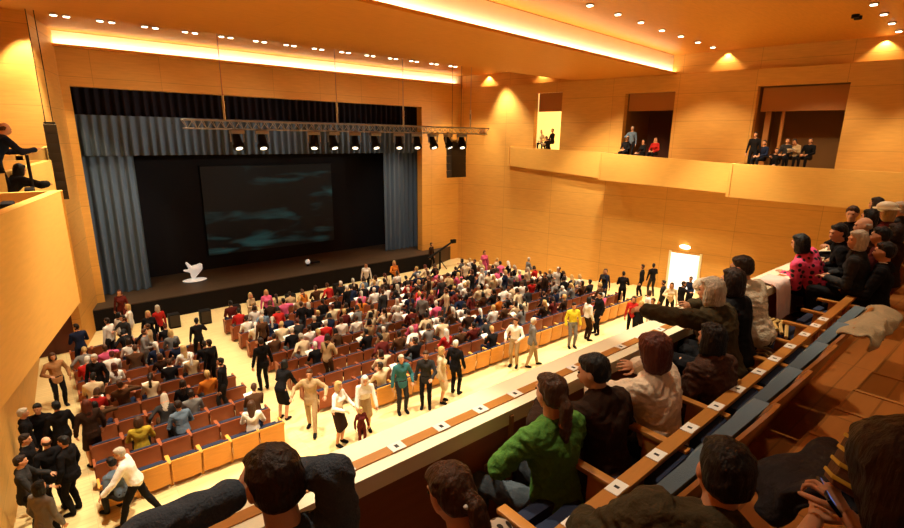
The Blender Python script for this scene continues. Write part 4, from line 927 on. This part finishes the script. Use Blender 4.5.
# pale pink and white scarf hanging over the ledge by the dotted top
def stripes():
    m, t, b = nt('scarf_stripes'); M['scarf_stripes'] = m; tc = t.nodes.new('ShaderNodeTexCoord'); w = t.nodes.new('ShaderNodeTexWave'); w.inputs['Scale'].default_value = 9; w.inputs['Distortion'].default_value = .6
    r = t.nodes.new('ShaderNodeValToRGB'); r.color_ramp.elements[0].color = (.78, .45, .42, 1); r.color_ramp.elements[1].color = (.85, .76, .66, 1)
    t.links.new(tc.outputs['Object'], w.inputs['Vector']); t.links.new(w.outputs['Fac'], r.inputs[0]); t.links.new(r.outputs[0], b.inputs['Base Color']); b.inputs['Roughness'].default_value = .9
stripes()
xs = ony(786, 272, 1.92).x
drape('scarf', [[(xs-.18+.12*j, 2.2, RZ+.03), (xs-.18+.12*j, 2.05, RZ+.035), (xs-.18+.12*j, 1.94, RZ+.0), (xs-.18+.12*j, 1.90, RZ-.2), (xs-.18+.12*j, 1.88, RZ-.42)] for j in range(5)], 'scarf_stripes', 'pale pink and white striped scarf hanging over the balcony ledge', 'scarf')
# beige coat over the second-row seats
drape('coat', [[(4.25+.22*j, .92, 6.36), (4.25+.22*j, .86, 6.45), (4.25+.22*j, .74, 6.53), (4.25+.22*j, .62, 6.50), (4.25+.22*j, .60, 6.40)] for j in range(5)], 'beige_cloth', 'beige grey coat thrown over the far second row seat backs', 'coat', .02, .05, 3)
mat('plaid_dark', (.014, .014, .02), .8, .8, 25, var=.9)
# dark coat lying on the near seat and floor, bottom right
def pt(px, py, w): return tuple(onw(px, py, w))
drape('coat', [[pt(752, 462, 1.95), pt(800, 447, 2.0), pt(838, 442, 2.0), pt(868, 446, 1.9)], [pt(756, 478, 1.85), pt(800, 466, 1.82), pt(840, 460, 1.8), pt(866, 460, 1.75)], [pt(762, 498, 1.8), pt(802, 488, 1.7), pt(842, 480, 1.65), pt(862, 478, 1.6)], [pt(768, 520, 1.8), pt(805, 512, 1.7), pt(845, 505, 1.6), pt(862, 500, 1.6)]],
      'plaid_dark', 'dark blue black patterned coat spread over the seat at bottom right', 'coat', .02, .075, 5)
mat('yellow_stripe', (.62, .42, .05), .7)
r_ = empty('striped_bag', pt(857, 464, 1.45), .3); tag(r_, 'dark brown bag with yellow stripes beside the dark patterned coat', 'bag')
MB().box((0, 0, 0), (.17, .09, .17), Euler((.3, .4, 0)).to_matrix(), bev=.02).build('bag_body', 'bag_brown', r_)
for i in range(4): MB().box((0, 0, 0), (.176, .096, .012), bev=.003).build('yellow_stripe', 'yellow_stripe', r_).location = (Euler((.3, .4, 0)).to_matrix() @ Vector((0, 0, -.06+.04*i)))
for c_ in kids(r_)[1:]: c_.rotation_euler = (.3, .4, 0)
# wicker coil bag and cream bag straps on the front row seats
q = onz(762, 362, 5.86); r_ = empty('wicker_bag', q); tag(r_, 'pale wicker bag with looped straps lying behind the cream sweater', 'bag')
mb = MB()
for rr_ in (.10, .16, .22): mb.path([(rr_*1.5*math.cos(t*.4), rr_*math.sin(t*.4), .01+.03*math.sin(t)) for t in range(17)], .013, 6)
mb.build('loops', 'wicker', r_); MB().sph((-.05, 0, -.03), (.26, .16, .06), 3).build('bag_body', 'bag_brown', r_)
q = onz(782, 330, 5.9); o = MB()
for k in range(5): o.path([(-.2+.02*k, -.1+.05*k, .02*k), (-.02, -.04+.06*k, .06), (.18, .0+.05*k, .03), (.3, .06+.04*k, .0)], .018, 6)
tag(o.build('folded_fan', 'wicker', loc=q), 'bundle of pale wooden slats lying beside the numbered rail', 'bundle')
# brown jacket tied around the green shirt's waist
q = Vector((1.93, 1.18, 5.83)); 
drape('jacket', [[(1.55, 1.24, 5.95), (1.58, 1.14, 5.92), (1.6, 1.10, 5.8), (1.6, 1.12, 5.7)], [(1.75, 1.12, 5.97), (1.78, 1.07, 5.93), (1.78, 1.05, 5.8), (1.78, 1.08, 5.65)], [(1.95, 1.12, 5.97), (1.98, 1.07, 5.93), (1.98, 1.05, 5.8), (1.98, 1.08, 5.65)], [(2.12, 1.24, 5.95), (2.12, 1.14, 5.92), (2.12, 1.10, 5.8), (2.12, 1.12, 5.7)]],
      'bag_brown', 'brown jacket hanging over the seat behind the green shirt', 'jacket', .02, .02, 7)
# shoulder strap on the white blouse
# left box occupants
def lbox(px, py, w, rz, lab, seated=True, **kw):
    return PB((px, py), 0, rz, 5.8, lab, w=w, seated=seated, vox=.013, **kw)
lbox(5, 129, 9.3, -1.2, 'person in dark navy leaning out of the left box', seated=False, top='navy', bottom='black', hair='brown', hk='bald', skin=1, jacket=True, lean=.5, hands=[(-.25, .6, 1.1), (.25, .6, 1.15)], elb=[(-.5, 0, -.8), (.5, 0, -.8)])
lbox(20, 170, 9.6, -1.0, 'person in black bending over the top of the left box front', top='black', bottom='black', hair='black', hk='bob', jacket=True, lean=.8, hands=[(-.2, .7, .75), (.25, .7, .75)], thick=.035)
q = onw(30, 194, 8.1); r_ = empty('camera_tripod', q); tag(r_, 'black folded tripod and bag lying on the left box front', 'tripod')
MB().box((0, 0, .05), (.12, .5, .09), bev=.02).build('bag', 'black', r_); MB().cyl((.0, -.4, .04), (.05, .7, .06), .03).build('leg', 'black', r_); MB().cyl((.05, .55, .0), (.05, .55, .6), .025).build('post', 'black', r_)
q = onw(8, 207, 6.9); tag(MB().box((0, 0, 0), (.16, .4, .14), bev=.04).build('shoulder_bag', 'black', loc=q), 'black bag at the near end of the left box front', 'bag')
# camera jib at right stage corner
q = byhead(440, 250, 1.2); r_ = empty('camera_crane', q); tag(r_, 'dark camera crane on a stand at the right stage corner', 'camera')
MB().cyl((0, 0, 0), (0, 0, 1.1), .06).cyl((-.3, -.3, 0), (0, 0, .6), .03).cyl((.3, -.3, 0), (0, 0, .6), .03).build('stand', 'black', r_)
MB().cyl((-.9, 0, .8), (1.0, 0, 1.6), .06).build('arm', 'black', r_); MB().box((1.05, 0, 1.62), (.35, .2, .25), bev=.03).build('camera_head', 'black', r_)
# ================================================================== LIGHT
LM = bpy.context.scene
def spot(loc, tgt, e, size=R(80), blend=.7, rad=.15, col=(1, .78, .48)):
    l = bpy.data.lights.new('downlight', 'SPOT'); l.energy = e; l.spot_size = size; l.spot_blend = blend; l.shadow_soft_size = rad; l.color = col  # light name shared with spots added without a seen fitting
    o = bpy.data.objects.new('downlight', l); C.objects.link(o); o.location = loc; o.rotation_euler = (Vector(tgt)-Vector(loc)).to_track_quat('-Z', 'Y').to_euler(); return o
WC = (1, .86, .62)
for x in (1.5, 5.5, 9.5, 13.5, 17.5, 21.5):
    spot((x, 9.6, 11.7), (x, 9.0, 0), 5200, R(62), .8, col=WC)      # cross aisle
    spot((x, 14.6, 10.85), (x, 15.0, 0), 2500, R(85), .8, col=WC)    # stalls
    spot((x, 21.8, 11.5), (x, 20.3, 0), 2200, R(75), .8, col=WC)
for x in (1.0, 4.0, 7.5, 11.0): spot((x, 3.2, 11.7), (x, 2.2, 5.5), 700, R(55), .8, col=(1, .84, .6))
spot((5.5, -.5, 11.7), (5.5, -.2, 6), 260, R(60), .9, col=(1, .7, .4))
for x in (1.5, 4.5, 7.5, 10.5, 14): spot((x, 5.2, 11.6), (x, 2.15, 6.1), 1500, R(16), .6, .05, (1, .9, .66))  # narrow unseen spots added to brighten the ledge
# wall washers
for y in (22.5, 18.5, 14.5, 10.5, 6.5, 2.5):
    spot((wallx(y)-4.2, y, 10.8 if 13 < y < 17.6 else 11.5), (wallx(y), y, 4.0), 900 if y < 20 else 420, R(76), 1. if y > 17 else .5, .15, (1, .8, .5))
spot((.5, 17.8, 11.4), (.0, 22.15, 5), 500, R(60), .35, .1, (1, .8, .5))
for y in (20, 15, 10, 6): spot((lwx(y)+5.4, y+.5, 10.8 if y > 13 else 11.7), (lwx(y)+1.2, y, 5), 850, R(84), .9, .3, (1, .8, .5))
for x in (0.6, 20.2): spot((x, 21.0, 11.4), (x, 25.1, 4), 900, R(62), .35, .1, (1, .8, .5))
# scallops on the friezes
for px, py, e in ((725, 66, 110), (884, 50, 110), (487, 76, 140), (541, 80, 60)):
    q = onwall(px, py); q = Vector((wallx(q.y)+.07, q.y, 11.72 if q.y < 13 else 11.55)); spot(q, q+Vector((.1, 0, -1)), e, R(110), .5, .03, (1, .8, .45))
# curtains of the stage
for x in (2.5, 7, 12, 17): spot((x+5, 19.6, 7.7), (x, 25.8, 7.2), 620, R(70), .9, .1, (1, .95, .85))
for x in (2.6, 17.2): spot((x+(5 if x < 9 else -5), 19.0, 7.9), (x, 26.2, 3.5), 1300, R(45), .9, .1, (1, .95, .85))
# warm world background added as ambient fill for ceiling and hall
w = bpy.data.worlds.new('world'); LM.world = w; w.use_nodes = True; w.node_tree.nodes['Background'].inputs[0].default_value = (1, .66, .36, 1); w.node_tree.nodes['Background'].inputs[1].default_value = .22
LM.view_settings.view_transform = 'Standard'; LM.view_settings.look = 'None'; LM.view_settings.exposure = 0
